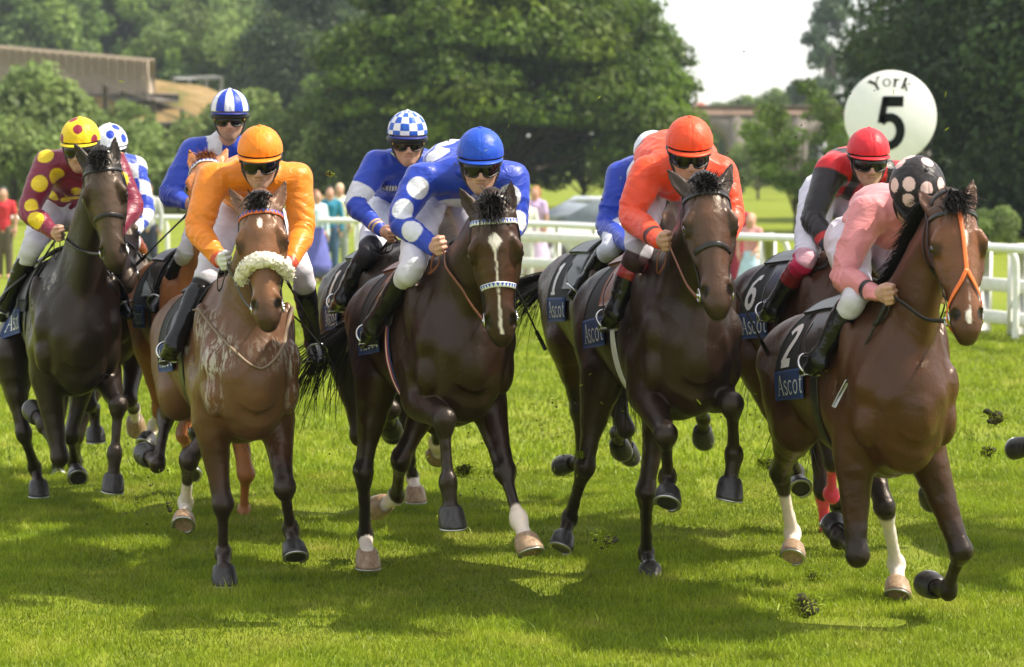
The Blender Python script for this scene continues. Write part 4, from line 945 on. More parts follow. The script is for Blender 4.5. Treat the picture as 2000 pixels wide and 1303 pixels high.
class Rider:
    def __init__(s, sp, h):
        s.sp = sp; s.h = h; K = lambda q: h.on_v(q[0], q[1], q[2]); s.l = h.l; s.f = h.f; s.z = A(0, 0, 1)
        s.Hc = K(sp['head']); yaw, pit = R(sp.get('yaw', 0)), R(sp.get('pitch', 30)); rol = R(sp.get('roll', 0))
        s.hF = A(math.sin(yaw) * math.cos(pit), -math.cos(yaw) * math.cos(pit), -math.sin(pit)); L = A(math.cos(yaw), math.sin(yaw), 0); U = np.cross(L, s.hF); U = U if U[2] > 0 else -U
        s.hL = L * math.cos(rol) - U * math.sin(rol); s.hU = U * math.cos(rol) + L * math.sin(rol)
        s.sh = {-1: K(sp['shR']), 1: K(sp['shL'])}; s.el = {-1: K(sp['elR']), 1: K(sp['elL']) if 'elL' in sp else None}; s.wr = {-1: K(sp['wrR']), 1: K(sp['wrL']) if 'wrL' in sp else None}
        s.ha = {-1: K(sp['haR']), 1: K(sp['haL']) if 'haL' in sp else None}
        s.hip = K(sp['hip']); s.kn = {-1: K(sp['knR']), 1: K(sp['knL']) if 'knL' in sp else None}; s.an = {-1: K(sp['anR']), 1: K(sp['anL']) if 'anL' in sp else None}; s.to = {-1: K(sp['toR']), 1: K(sp['toL']) if 'toL' in sp else None}
        mir = lambda p: p - 2 * ((p - h.O) @ h.l) * h.l
        for d in (s.el, s.wr, s.ha, s.kn, s.an, s.to):
            for a in (-1, 1):
                if d[a] is None: d[a] = mir(d[-a])
        def out(p, m, d_):
            for _ in range(60):
                q, n, _i, dist = h.bv.find_nearest(Vector(p)); side = (p - np.array(q)) @ np.array(n)
                if side > m: break
                p = p + d_ * .01
            return p
        for a in (-1, 1):
            L = a < 0
            tc = lambda p: nrm(CAM - p) if (a < 0) else h.l * a
            s.kn[a] = out(s.kn[a], .065, tc(s.kn[a])); s.an[a] = out(s.an[a], .075, tc(s.an[a])); s.to[a] = out(s.to[a], .065, tc(s.to[a]))
            s.wr[a] = out(s.wr[a], .045, tc(s.wr[a])); s.ha[a] = out(s.ha[a], .045, tc(s.ha[a])); s.el[a] = out(s.el[a], .06, tc(s.el[a]))
        s.nb = (s.sh[-1] + s.sh[1]) / 2 + A(0, 0, .02)
        s.base = A(s.hip[0], s.hip[1], s.an[-1][2] - .08)
        s.skull = s.Hc
    def hp(s, l, f, u): return s.Hc + 1.05 * l * s.hL + 1.05 * f * s.hF + 1.12 * u * s.hU
    def make(s):
        sp = s.sp; vx = sp.get('vox', .006); sl_ = nrm(s.sh[1] - s.sh[-1])
        mid = (s.hip + s.nb) / 2 + s.z * sp.get('hump', .05)
        spine = cr([s.hip - s.z * .02, s.hip * .75 + s.nb * .25 + s.z * .03, mid, s.hip * .25 + s.nb * .75 + s.z * .03, s.nb], 3)
        trad = cr([(.140, .115), (.142, .110), (.160, .118), (.172, .118), (.135, .088)], 3)
        sw = nrm(sl_ + s.l)
        # body: one surface, slimmer than the clothes over it
        B = Field(sp.get('bvox', .0046), .009); g = .84
        B.chain(spine, trad * g, sw)
        for a in (-1, 1):
            B.chain([s.nb, s.sh[a], s.el[a], s.wr[a]], A((.06, .05), (.055, .055), (.036, .036), (.023, .026)) * .95, s.l)
            hj = s.hip + s.l * a * .09 - s.z * .02; B.chain([hj, s.kn[a], s.kn[a] * .75 + s.an[a] * .25, s.an[a]], A((.085, .085), (.05, .05), (.048, .048), (.03, .03)) * .85, s.l)
            B.chain([s.an[a], s.an[a] * .35 + s.to[a] * .65, s.to[a]], A((.028, .026), (.030, .02), (.022, .014)), s.l)
            s.hand(B, a)
        s.head(B); s.bV, s.bF = B.mesh(smooth=1)
        # jacket
        J = Field(vx, .016); J.chain(spine[0 if sp.get('long') else 1:], (trad * (1.18 if sp.get('long') else 1))[0 if sp.get('long') else 1:], sw)
        s.arms = {}
        for a in (-1, 1):
            s1 = s.sh[a]; e = s.el[a]; w_ = s.wr[a]; pf = sp.get('puff', 1.0)
            J.chain([s.nb + s.z * .0, s.nb * .4 + s1 * .6, s1], A((.085, .070), (.085, .075), (.074, .072)), s.f)
            pts = cr([s1 - (s.nb - s1) * -.05, s1 * .6 + e * .4, e, e * .55 + w_ * .45, w_ + (w_ - e) * .02], 4); rr = cr([(.078,), (.074,), (.062,), (.056,), (.036,)], 4) * pf
            J.chain(pts, np.repeat(rr, 2, 1), s.l, k=.012); s.arms[a] = np.array([s1, e, w_])
        J.chain([s.nb, s.nb * .5 + s.Hc * .5 - s.hF * .03], A((.078, .07), (.058, .058)), s.l)
        J.blob(s.nb * .8 + s.hip * .2 - s.z * .05 + s.f * .02, A(.15, .10, .10), (sw, s.f, s.z))
        s.jV, s.jF = J.mesh(smooth=2); s.jV = wrinkle(s.jV, s.jF, .009, (6, 6, 10), .010, sp.get('seed', 1)); N = normals(s.jV, s.jF)
        for a in (-1, 1):      # folds running round and along the sleeves, deepest at the elbow
            d, t = seg_param(s.jV, s.arms[a]); env = smstep(.13, .08, d) * (.35 + .65 * np.exp(-((t - 1.02) / .38) ** 2)) * smstep(.0, .25, t) * smstep(2.0, 1.85, t); ph = 2 * math.pi * (t * 2.6 + 1.9 * vnoise(s.jV * 8 + a * 3) + (s.jV[:, 0] + s.jV[:, 2]) * 3.0)
            s.jV = s.jV + N * (env * (np.abs(np.sin(ph)) - .6) * .0055)[:, None]
        ax_ = nrm(s.nb - s.hip); lt_ = nrm(np.cross(ax_, s.z)); T_a = (s.jV - s.hip) @ ax_; T_l = (s.jV - s.hip) @ lt_; T_u = s.jV[:, 2]
        q_ = vnoise(np.stack((T_l * 15 + T_a * 4, T_a * 5, T_u * 15), 1)); dm = np.minimum(seg_param(s.jV, s.arms[-1])[0], seg_param(s.jV, s.arms[1])[0]); s.jV = s.jV + N * (smstep(.07, .12, dm) * ((1 - np.abs(2 * q_ - 1)) ** 2 - .4) * .010)[:, None]
        # breeches
        P = Field(vx, .014); P.blob(s.hip - s.z * .03, A(.155, .155, .135) * (.78 if sp.get('long') else 1), (s.l, s.f, s.z))
        P.chain(spine[:4], trad[:4] * .93, sw); s.legp = {}
        for a in (-1, 1):
            hj = s.hip + s.l * a * .085 - s.z * .03; b = s.kn[a] * (1 - .30) + s.an[a] * .30
            P.chain(cr([hj, hj * .5 + s.kn[a] * .5 + s.z * .01, s.kn[a], b], 3), np.repeat(cr([(.110,), (.088,), (.062,), (.050,)], 3), 2, 1), s.l, k=.012); s.legp[a] = np.array([hj, s.kn[a], s.an[a]])
        s.pV, s.pF = P.mesh(smooth=2); s.pV = wrinkle(s.pV, s.pF, .009, (9, 9, 14), .006, 5)
        s.bt = {}
        for a in (-1, 1):
            k, an, to = s.kn[a], s.an[a], s.to[a]; t0 = sp.get('boot0', .22); G = Field(vx, .008)
            G.chain(cr([k * (1 - t0) + an * t0, k * .55 + an * .45, k * .2 + an * .8, an], 3), np.repeat(cr([(.060,), (.058,), (.045,), (.043,)], 3), 2, 1), s.l)
            fd = nrm(to - an); heel = an - fd * .035 - s.z * .045
            G.chain([an - s.z * .01, an * .5 + to * .5 - s.z * .012, to], A((.042, .042), (.042, .036), (.032, .022)), s.l)
            G.chain([an, heel], A((.036, .036), (.032, .028)), s.l)
            V, F = G.mesh(smooth=1); s.bt[a] = (wrinkle(V, F, .004, (10, 10, 18), .0, 9), F)
        return s
    def hand(s, B, a):
        w_, h = s.wr[a], s.ha[a]; hf = nrm(h - w_); inn = nrm(-a * s.l + .25 * s.z - .0 * s.f); inn = nrm(inn - (inn @ hf) * hf); kr = nrm(np.cross(hf, inn)); kr = kr if kr[2] > 0 else -kr
        c = w_ + hf * .055
        B.chain([w_, w_ + hf * .03, c, c + hf * .022], A((.024, .024), (.026, .030), (.020, .041), (.018, .040)), inn, k=.006)
        for i, (o, L, r) in enumerate(((.036, .98, .0098), (.012, 1.06, .0102), (-.012, 1.0, .0098), (-.034, .82, .0086))):
            k0 = c + hf * .030 * L + kr * o - inn * .006; k1 = k0 + hf * .020 * L + inn * .020 * L; k2 = k1 - hf * .012 + inn * .024 * L; k3 = k2 - hf * .024 - inn * .002
            B.chain([k0, k1, k2, k3], A((r * 1.15,) * 2, (r * 1.05,) * 2, (r,) * 2, (r * .85,) * 2), kr, k=.003)
        t0 = w_ + hf * .030 + kr * .030 + inn * .010
        B.chain([t0, t0 + hf * .030 + kr * .012 + inn * .014, t0 + hf * .055 + kr * .004 + inn * .026], A((.014, .014), (.0115, .0115), (.009, .009)), inn, k=.004)
        s.__dict__.setdefault('grip', {})[a] = c + hf * .035 + inn * .016
    def head(s, B):
        hp = s.hp; L, F, U = s.hL, s.hF, s.hU; ax = (L, F, U)
        B.blob(hp(0, -.012, .015), A(.076, .098, .098), ax); B.blob(hp(0, .035, -.045), A(.062, .060, .070), ax)
        B.chain([hp(0, .03, -.05), hp(0, .066, -.110)], A((.055, .045), (.024, .020)), L, k=.014)
        for a in (-1, 1):
            B.chain([hp(a * .056, -.0, -.055), hp(a * .045, .035, -.095), hp(a * .014, .068, -.116)], A((.018, .018), (.018, .016), (.016, .014)), U, k=.012)
            B.blob(hp(a * .042, .068, -.048), A(.022, .020, .017), ax, k=.010)
            B.blob(hp(a * .014, .094, -.064), A(.009, .010, .007), ax, k=.004)
            B.chain([hp(a * .076, -.005, -.012), hp(a * .083, -.012, -.030), hp(a * .077, -.004, -.055)], A((.010, .006), (.013, .007), (.008, .006)), F, k=.004)
            B.blob(hp(a * .031, .083, -.020), A(.014, .012, .012), ax, sub=True)
        B.chain([hp(-.045, .078, -.004), hp(0, .086, -.004), hp(.045, .078, -.004)], A((.012, .012), (.010, .010), (.012, .012)), L, k=.010)
        B.chain([hp(0, .084, -.015), hp(0, .097, -.040), hp(0, .106, -.058)], A((.009, .010), (.010, .012), (.012, .011)), L, k=.006)
        B.chain([hp(-.022, .083, -.083), hp(0, .092, -.081), hp(.022, .083, -.083)], A((.004, .005), (.006, .007), (.004, .005)), L, k=.004)
        B.chain([hp(-.020, .080, -.093), hp(0, .088, -.094), hp(.020, .080, -.093)], A((.004, .006), (.007, .007), (.004, .006)), L, k=.004)
        B.chain([hp(-.023, .092, -.0875), hp(0, .099, -.0875), hp(.023, .092, -.0875)], A((.003, .002), (.0045, .0022), (.003, .002)), L, sub=True)
        B.chain([hp(0, -.03, -.06), s.nb], A((.052, .055), (.058, .062)), L)
    def finish(s):
        sp = s.sp; h = s.h
        C = np.tile(SKIN * sp.get('tone', 1.0), (len(s.bV), 1)); r = s.bV - s.Hc; l, f, u = r @ s.hL, r @ s.hF, r @ s.hU
        def lay(m, c): nonlocal C; C = C * (1 - m[:, None]) + A(*c) * m[:, None]
        onh = (np.linalg.norm(r, axis=1) < .2)
        lay(onh * smstep(.026, .016, np.abs(l)) * smstep(.010, .004, np.abs(u + .098)) * (f > .07) * .45, (.36, .10, .085))
        lay(onh * smstep(.03, .0, np.linalg.norm(np.stack((np.abs(l) - .045, u + .06, f - .07), 1), axis=1)) * .3, (.50, .19, .13))
        lay(onh * smstep(.022, .008, np.linalg.norm(np.stack((l, u + .055, f - .108), 1), axis=1)) * .12, (.48, .17, .12))
        lay(onh * smstep(-.07, -.12, u) * (f > .0) * sp.get('stubble', .25), (.13, .085, .065))
        if sp.get('glove'):
            for a in (-1, 1): lay(smstep(.125, .12, np.linalg.norm(s.bV - (s.wr[a] * .3 + s.ha[a] * .7), axis=1)) * 1.0, sp['glove'])
        o = mobj('person', s.bV, s.bF, M['skin'], base=s.base, col=C); tag(o, sp['label'], 'jockey', 'jockeys riding the racehorses'); s.o = o
        # jacket colours
        bv = bvh_of(s.jV, s.jF); V = s.jV; C = np.tile(A(*sp['silk']), (len(V), 1)); armd = {}
        for a in (-1, 1): armd[a] = seg_param(V, s.arms[a])
        ax = nrm(s.nb - s.hip); T = (V - s.hip) @ ax / np.linalg.norm(s.nb - s.hip); U_ = (V - (s.hip + s.nb) / 2) @ s.l
        for kind, *p in sp.get('pattern', []):
            if kind == 'dots':
                col, rr, pts = p
                for q in pts:
                    d_ = ray(q[0], q[1]); hit, *_ = bv.ray_cast(Vector(CAM), Vector(nrm(d_)))
                    if hit is None: continue
                    k_ = q[2] if len(q) > 2 else 1; lay(smstep(rr * k_ + .002, rr * k_ - .002, np.linalg.norm(V - np.array(hit), axis=1)), col)
                rd = random.Random(3); 
                for _ in range(40):      # the spots go on round the back and the far sleeve
                    c = V[rd.randrange(len(V))]; 
                    if (c - s.hip) @ A(0, 1, 0) > .02 or (c - s.nb) @ A(0, 1, 0) > .08: lay(smstep(rr + .002, rr - .002, np.linalg.norm(V - c, axis=1)), col)
            if kind == 'armband':
                col, a0, a1 = p
                for a in (-1, 1): d, t = armd[a]; lay((d < .12) * smstep(a0 - .01, a0 + .01, t) * smstep(a1 + .01, a1 - .01, t), col)
            if kind == 'torsobands':
                col, bands = p
                arm = (np.minimum(armd[-1][0], armd[1][0]) < .10) & (np.maximum(armd[-1][1] * (armd[-1][0] < .1), armd[1][1] * (armd[1][0] < .1)) > .12)
                for b0, b1 in bands: lay((~arm) * smstep(b0 - .006, b0 + .006, U_) * smstep(b1 + .006, b1 - .006, U_), col)
            if kind == 'sleeves':
                col, a0 = p
                for a in (-1, 1): d, t = armd[a]; lay((d < .11) * smstep(a0 - .02, a0 + .02, t), col)
            if kind == 'checks':
                col, k_ = p; q = V * k_; m = ((np.floor(q[:, 0] * .8 + q[:, 1] * .3) + np.floor(q[:, 2] + q[:, 1] * .5)) % 2); lay(m, col)
            if kind == 'epaulette':
                col, = p; lay((np.abs(np.abs(U_) - .125) < .042) * smstep(.45, .5, T) * (V[:, 2] > s.nb[2] - .10), col)
            if kind == 'seam': 
                col, b0, b1 = p; lay(smstep(b0 - .01, b0, T) * smstep(b1 + .01, b1, T) * (V[:, 2] > s.nb[2] - .03), col)
            if kind == 'chest':
                col, x, y, rx, ry = p; d_ = ray(x, y); hit, *_ = bv.ray_cast(Vector(CAM), Vector(nrm(d_)))
                if hit is not None: q = V - np.array(hit); lay(smstep(1.05, .95, np.sqrt((q[:, 0] / rx) ** 2 + (q[:, 2] / ry) ** 2)) * (np.abs(q[:, 1]) < .12), col)
        j = mobj('silk_jacket', V, s.jF, M['silk'], o, base=s.base, col=C); s.jbv = bv
        V = s.pV; C = np.tile(A(*sp.get('breech', (.62, .60, .67))), (len(V), 1))
        for a in (-1, 1):
            if 'gaiter' in sp: d, t = seg_param(V, s.legp[a]); lay((d < .13) * smstep(sp['gaiter'][0] - .02, sp['gaiter'][0] + .02, t), sp['gaiter'][1])
        mobj('breeches', V, s.pF, M['breech'], o, base=s.base, col=C)
        for a in (-1, 1):
            V, F = s.bt[a]; C = np.tile(A(.006, .006, .007), (len(V), 1)); d, t = seg_param(V, s.legp[a])
            if 'top' in sp: lay(smstep(sp['top'][0] + .01, sp['top'][0] - .01, t) * (d < .1), sp['top'][1])
            b = mobj('boot', V, F, M['boot'], o, base=s.base, col=C)
        s.cap(); s.goggles()
        if sp.get('collar'): 
            c = s.nb * .55 + s.Hc * .45 - s.hF * .01 - s.hU * .02; ring = [c + .066 * (math.cos(q) * s.hL + math.sin(q) * nrm(s.hF + s.hU * .2)) for q in np.linspace(0, 2 * math.pi, 24)]
            MB().tube(ring, .022, 8, cap=False).build('collar', M[sp['collar']], o, base=s.base)
        for t_ in sp.get('text', []):
            txt, x0, y0, x1, y1, mat = t_; mb = MB(); wd = sum(GL[c][0] + .12 for c in txt); 
            L_ = math.hypot(x1 - x0, y1 - y0); k_ = L_ / wd
            def mp(x, y, x0=x0, y0=y0, x1=x1, y1=y1, k_=k_, L_=L_):
                ex, ey = (x1 - x0) / L_, (y1 - y0) / L_; d_ = ray(x0 + ex * x * k_ + ey * y * k_, y0 + ey * x * k_ - ex * y * k_)
                hit, n, *_ = bv.ray_cast(Vector(CAM), Vector(nrm(d_))); return (np.array(hit) + np.array(n) * .004) if hit is not None else at(x0, y0, 13)
            letters(txt, mp, mb); mb.build('lettering', M[mat], j, base=s.base, smooth=False)
    def cap(s):
        sp = s.sp; kx = sp.get('capk', 1.0); rx, ry, rz = .113 * kx, .134 * kx, .122 * kx; nu, nv = 144, 60; V = []; P = []
        for j in range(nv + 1):
            t = (math.pi * .52) * j / nv
            for i in range(nu):
                a = 2 * math.pi * i / nu; st = math.sin(t); q = (st * math.cos(a), st * math.sin(a), math.cos(t)); V.append(q); P.append((a, t))
        V = np.array(V); P = np.array(P); a, t = P.T
        low = smstep(1.25, 1.7, t); wr = (vnoise(V * A(7, 7, 3) + sp.get('seed', 1)) - .5) * .025 + (np.abs(((a * 3 / math.pi) % 1) - .5) < .03) * -.012 + (vnoise(V * A(14, 14, 5)) - .5) * .025 * low
        k = 1 + wr; rr = np.stack((V[:, 0] * rx * k, V[:, 1] * ry * k, V[:, 2] * rz * k), 1)
        off = -.012; W_ = s.Hc + rr[:, :1] * s.hL + (rr[:, 1:2] + off) * s.hF + (rr[:, 2:] + .034) * s.hU
        C = np.tile(A(*sp['cap']), (len(V), 1)); phi = (a - math.pi / 2 + sp.get('caprot', 0)) % (2 * math.pi); c2 = sp.get('cap2', (0, 0, 0)); pt = sp.get('capat')
        if pt == 'stripes': m = (np.floor(phi / (math.pi / 6) + .5) % 2); C[m > .5] = c2
        if pt == 'checks': m = ((np.floor(phi / (math.pi / 7)) + np.floor(t / .36)) % 2); C[m > .5] = c2
        if pt == 'dots':
            for d_a, d_t in sp['capdots']:
                q = A(math.sin(d_t) * math.sin(d_a), math.sin(d_t) * math.cos(d_a), math.cos(d_t)); C[np.linalg.norm(V - q, axis=1) < sp.get('dotr', .2)] = c2
        C = np.array(C); F = [[j * nu + i, (j + 1) * nu + i, (j + 1) * nu + (i + 1) % nu, j * nu + (i + 1) % nu] for j in range(nv) for i in range(nu)]
        top = s.Hc + off * s.hF + (rz + .034) * s.hU; hel = empty('helmet', s.base); hel.parent = s.o; hel.location = (0, 0, 0)
        mobj('cap_cover', W_, F, M['capsilk'], hel, base=s.base, col=C)
        MB().ball(top, (.011, .011, .006), (s.hL, s.hF, s.hU)).build('cap_button', M['capsilk'], hel, base=s.base, col=np.tile(A(*sp['cap']), (MBN, 1)))
        # peak
        V = []; nu = 25; pk = sp.get('peak', .044)
        for lay_ in (0, 1):
            for r_ in (0, 1, 2):
                for i in range(nu):
                    a = R(20 + 140 * i / (nu - 1)); e = math.sin(math.pi * i / (nu - 1)) ** .6; ext = r_ / 2 * pk * e
                    z = .004 - .006 * r_ / 2 * e + lay_ * -.006; V.append(s.Hc + (rx * .985 + ext * .55) * math.cos(a) * s.hL + ((ry * .985 + ext) * math.sin(a) + off) * s.hF + (z + .014) * s.hU)
        g = lambda l_, r_, i: (l_ * 3 + r_) * nu + i; F = []
        for i in range(nu - 1):
            for r_ in (0, 1): F.append([g(0, r_, i), g(0, r_, i + 1), g(0, r_ + 1, i + 1), g(0, r_ + 1, i)][::-1]); F.append([g(1, r_, i), g(1, r_, i + 1), g(1, r_ + 1, i + 1), g(1, r_ + 1, i)])
            F.append([g(0, 2, i), g(0, 2, i + 1), g(1, 2, i + 1), g(1, 2, i)][::-1])
        pc = sp.get('peakcol', sp['cap']); mobj('peak', np.array(V), F, M['capsilk'], hel, base=s.base, col=np.tile(A(*pc), (len(V), 1)))
        # dark harness band under the cap and chin strap
        ring = [s.Hc + rx * .87 * math.cos(q) * s.hL + (ry * .87 * math.sin(q) + off) * s.hF - (-.006 if not sp.get('band') else .004) * s.hU for q in np.linspace(0, 2 * math.pi, 40)]
        MB().tube(ring, .014 if not sp.get('band') else .022, 8, cap=False).build('helmet_rim', M['goggle_frame'], hel, base=s.base)
        for a in (-1, 1):
            pts = cr([s.hp(a * .086, .0, -.01), s.hp(a * .084, .02, -.05), s.hp(a * .056, .045, -.10), s.hp(a * .012, .066, -.134)], 4)
            MB().tube(pts, .006, 6).build('chin_strap', M['goggle_frame'], hel, base=s.base)
    def goggles(s):
        sp = s.sp; g = empty('goggles', s.base); g.parent = s.o; g.location = (0, 0, 0); V = []; nu, nv = 27, 7
        for lay_ in (0, 1):
            for j in range(nv):
                for i in range(nu):
                    a = R(-66 + 132 * i / (nu - 1)); y = j / (nv - 1); notch = .014 * math.exp(-(a / .22) ** 2); u = .000 - y * (.056 - notch) * (1 - .25 * (abs(a) / 1.15) ** 3)
                    k = 1 + .045 * math.sin(math.pi * y) - .04 * lay_; V.append(s.hp(.086 * k * math.sin(a), .012 + .094 * k * math.cos(a), u))
        q = lambda l_, j, i: (l_ * nv + j) * nu + i; F = []
        for j in range(nv - 1):
            for i in range(nu - 1): F.append([q(0, j, i), q(0, j + 1, i), q(0, j + 1, i + 1), q(0, j, i + 1)]); F.append([q(1, j, i), q(1, j, i + 1), q(1, j + 1, i + 1), q(1, j + 1, i)])
        mobj('lens', np.array(V), F, M[sp.get('lensmat', 'lens')], g, base=s.base)
        rim = [V[q(0, 0, i)] for i in range(nu)] + [V[q(0, j, nu - 1)] for j in range(1, nv)] + [V[q(0, nv - 1, i)] for i in range(nu - 2, -1, -1)] + [V[q(0, j, 0)] for j in range(nv - 2, -1, -1)]
        MB().tube(np.array(rim), .0045, 6, cap=False).build('frame', M['goggle_frame'], g, base=s.base)
        st = [s.hp(.092 * math.cos(t_), .0 - .118 * math.sin(t_), -.012 + .01 * math.sin(t_)) for t_ in np.linspace(-.35, math.pi + .35, 24)]
        MB().tube(np.array(st), .009, 6, flat=.35, up=s.hU).build('goggle_strap', M['goggle_frame'], g, base=s.base)
        if sp.get('badge'):
            for a in (-1, 1):
                c = s.hp(a * .083, .058, -.020); MB().ball(c, (.004, .012, .012), (nrm(s.hL * a + s.hF * .5), s.hF, s.hU)).build('badge', M['gold'], g, base=s.base)
_b = MB().ball((0, 0, 0), 1); MBN = _b.n
# ------------------------------------------------------------------ the ten jockeys: places on the photo plus how far behind the breast of the horse
WHITE = (.66, .66, .71); BLUE = (.010, .045, .42)
JS = {}
JS['H1'] = dict(head=(157, 282, .28), yaw=-3, pitch=10, shR=(92, 322, .45), shL=(222, 322, .45), elR=(56, 412, .36), wrR=(106, 456, .18), haR=(124, 462, .10), elL=(258, 400, .36), wrL=(228, 458, .18), haL=(210, 462, .1),
    hip=(128, 400, 1.0), knR=(66, 478, .55), anR=(14, 590, .95), toR=(4, 622, .80), silk=(.20, .012, .040), cap=(.82, .58, .01), cap2=(.25, .015, .035), capat='dots', capdots=[(.12, .95), (-.95, .35), (-1.0, 1.5), (1.05, 1.55), (2.5, .7), (3.6, 1.1), (2, 1.2)], dotr=.25,
    pattern=[('dots', (.80, .56, .01), .050, [(88, 303), (110, 344), (77, 358), (62, 402, .85), (68, 430, 1.1), (210, 296, .95), (150, 375, .7), (128, 392, .6), (235, 350)])],
    text=[('ESRR', 112, 386, 148, 384, 'ink_dark')], label='jockey in maroon silks with yellow spots and a yellow cap', seed=3)
JS['H2'] = dict(head=(215, 289, .28), yaw=5, pitch=10, shR=(170, 325, .45), shL=(262, 330, .45), elR=(140, 400, .36), wrR=(180, 450, .15), haR=(195, 455, .08), elL=(282, 415, .36), wrL=(262, 456, .18), haL=(248, 462, .10), vox=.008, bvox=.007,
    hip=(215, 390, 1.0), knR=(185, 470, .55), anR=(170, 540, .9), toR=(165, 560, .8), knL=(252, 462, .55), anL=(292, 520, .85), toL=(300, 545, .7), silk=WHITE, cap=(.75, .76, .80), cap2=BLUE, capat='dots', capdots=[(.1, .95), (1.05, 1.25), (-.9, 1.1), (2.2, .9), (3.4, 1.2), (.9, .5)], dotr=.25,
    pattern=[('checks', BLUE, 9.5)], top=(1.5, (.25, .05, .03)), label='jockey in blue and white checks with white cap behind the maroon rider', seed=4)
JS['H3'] = dict(head=(449, 225, .35), yaw=4, pitch=3, shR=(378, 298, .55), shL=(500, 300, .55), elR=(332, 378, .45), wrR=(362, 398, .25), haR=(372, 402, .2), elL=(520, 380, .45), wrL=(480, 420, .3), haL=(470, 430, .2), vox=.008,
    hip=(440, 410, 1.05), knR=(372, 480, .55), anR=(318, 578, .95), toR=(298, 606, .82), silk=BLUE, cap=(.74, .74, .78), cap2=(.012, .05, .45), capat='stripes', peakcol=(.008, .02, .20), band=1, badge=1,
    pattern=[('epaulette', WHITE)], label='jockey in blue silks with white shoulder stripes and a striped cap', seed=5, stubble=.6)
JS['H4'] = dict(head=(508, 307, .22), yaw=2, pitch=13, shR=(415, 352, .42), shL=(582, 352, .42), elR=(388, 448, .34), wrR=(428, 508, .16), haR=(448, 518, .10), elL=(590, 450, .34), wrL=(566, 515, .16), haL=(552, 522, .10),
    hip=(480, 400, 1.0), knR=(408, 528, .5), anR=(340, 668, .9), toR=(320, 706, .74), knL=(588, 530, .5), anL=(612, 668, .9), toL=(622, 706, .74), silk=(.85, .24, .008), cap=(.88, .24, .008), caprot=.3, boot0=.30, gaiter=(1.18, (.012, .010, .012)),
    pattern=[('armband', (.55, .06, .02), 1.93, 2.2)], glove=(.70, .70, .66), collar='pad_black', label='jockey dressed all in orange with one white glove', seed=6)
JS['H5'] = dict(head=(796, 270, .32), yaw=6, pitch=6, shR=(736, 322, .5), shL=(855, 325, .5), elR=(694, 398, .42), wrR=(744, 450, .22), haR=(766, 464, .14), elL=(870, 400, .42), wrL=(835, 450, .22), haL=(815, 465, .14), vox=.007,
    hip=(775, 400, 1.05), knR=(722, 488, .55), anR=(668, 580, .9), toR=(650, 606, .76), silk=BLUE, cap=(.75, .76, .80), cap2=(.015, .10, .50), capat='checks', peakcol=(.01, .02, .18), band=1, badge=1, boot0=.0, breech=(.70, .72, .80), gaiter=(.95, (.012, .010, .014)),
    pattern=[('armband', (.66, .67, .72), .62, 1.02), ('armband', (.70, .45, .12), 1.78, 1.82), ('armband', (.70, .45, .12), 1.87, 1.91), ('chest', (.62, .64, .68), 764, 368, .048, .016)], text=[('RIDE', 746, 372, 782, 378, 'ink_black')], collar='scarf', label='jockey in blue with white sleeve bands and a checked cap', seed=7)
JS['H6'] = dict(head=(938, 313, .20), yaw=2, pitch=11, shR=(822, 352, .44), shL=(1000, 350, .40), elR=(782, 430, .36), wrR=(846, 484, .16), haR=(872, 478, .10), elL=(1006, 430, .34), wrL=(985, 480, .2), haL=(970, 480, .12),
    hip=(872, 352, 1.0), knR=(805, 520, .5), anR=(728, 636, .9), toR=(712, 672, .74), silk=BLUE, cap=(.008, .07, .50), hump=.07, collar='silk_blue',
    pattern=[('dots', WHITE, .056, [(817, 367), (787, 409), (803, 450), (995, 383), (1017, 430), (1018, 465), (885, 272, 1.2)]), ('chest', WHITE, 892, 402, .11, .035)], label='jockey in blue silks with white spots and a plain blue cap', seed=8, tone=1.05)
JS['H7'] = dict(head=(1275, 308, .3), yaw=0, pitch=18, shR=(1212, 345, .45), shL=(1300, 345, .45), elR=(1184, 440, .38), wrR=(1228, 480, .2), haR=(1248, 486, .12), elL=(1320, 430, .38), wrL=(1290, 480, .2), haL=(1280, 486, .12), vox=.008, bvox=.007,
    hip=(1240, 400, 1.0), knR=(1196, 478, .55), anR=(1140, 552, .9), toR=(1118, 578, .8), silk=(.008, .04, .40), cap=(.75, .76, .80), breech=(.62, .64, .72), label='jockey in plain blue with white cap, hidden behind the orange red rider', seed=9)
JS['H8'] = dict(head=(1346, 292, .22), yaw=2, pitch=16, shR=(1262, 340, .44), shL=(1408, 340, .44), elR=(1234, 424, .36), wrR=(1288, 470, .18), haR=(1308, 478, .12), elL=(1430, 420, .36), wrL=(1410, 480, .18), haL=(1395, 485, .12),
    hip=(1300, 330, .98), hump=.06, long=1, knR=(1246, 494, .5), anR=(1200, 606, .88), toR=(1180, 642, .74), silk=(.82, .065, .012), cap=(.84, .075, .018), boot0=.12, gaiter=(1.0, (.030, .010, .010)), top=(1.45, (.26, .02, .02)),
    pattern=[('seam', (.16, .04, .04), .50, .58), ('armband', (.05, .01, .01), 1.78, 1.86)], label='jockey in orange red silks with a thin dark band across the back', seed=10)
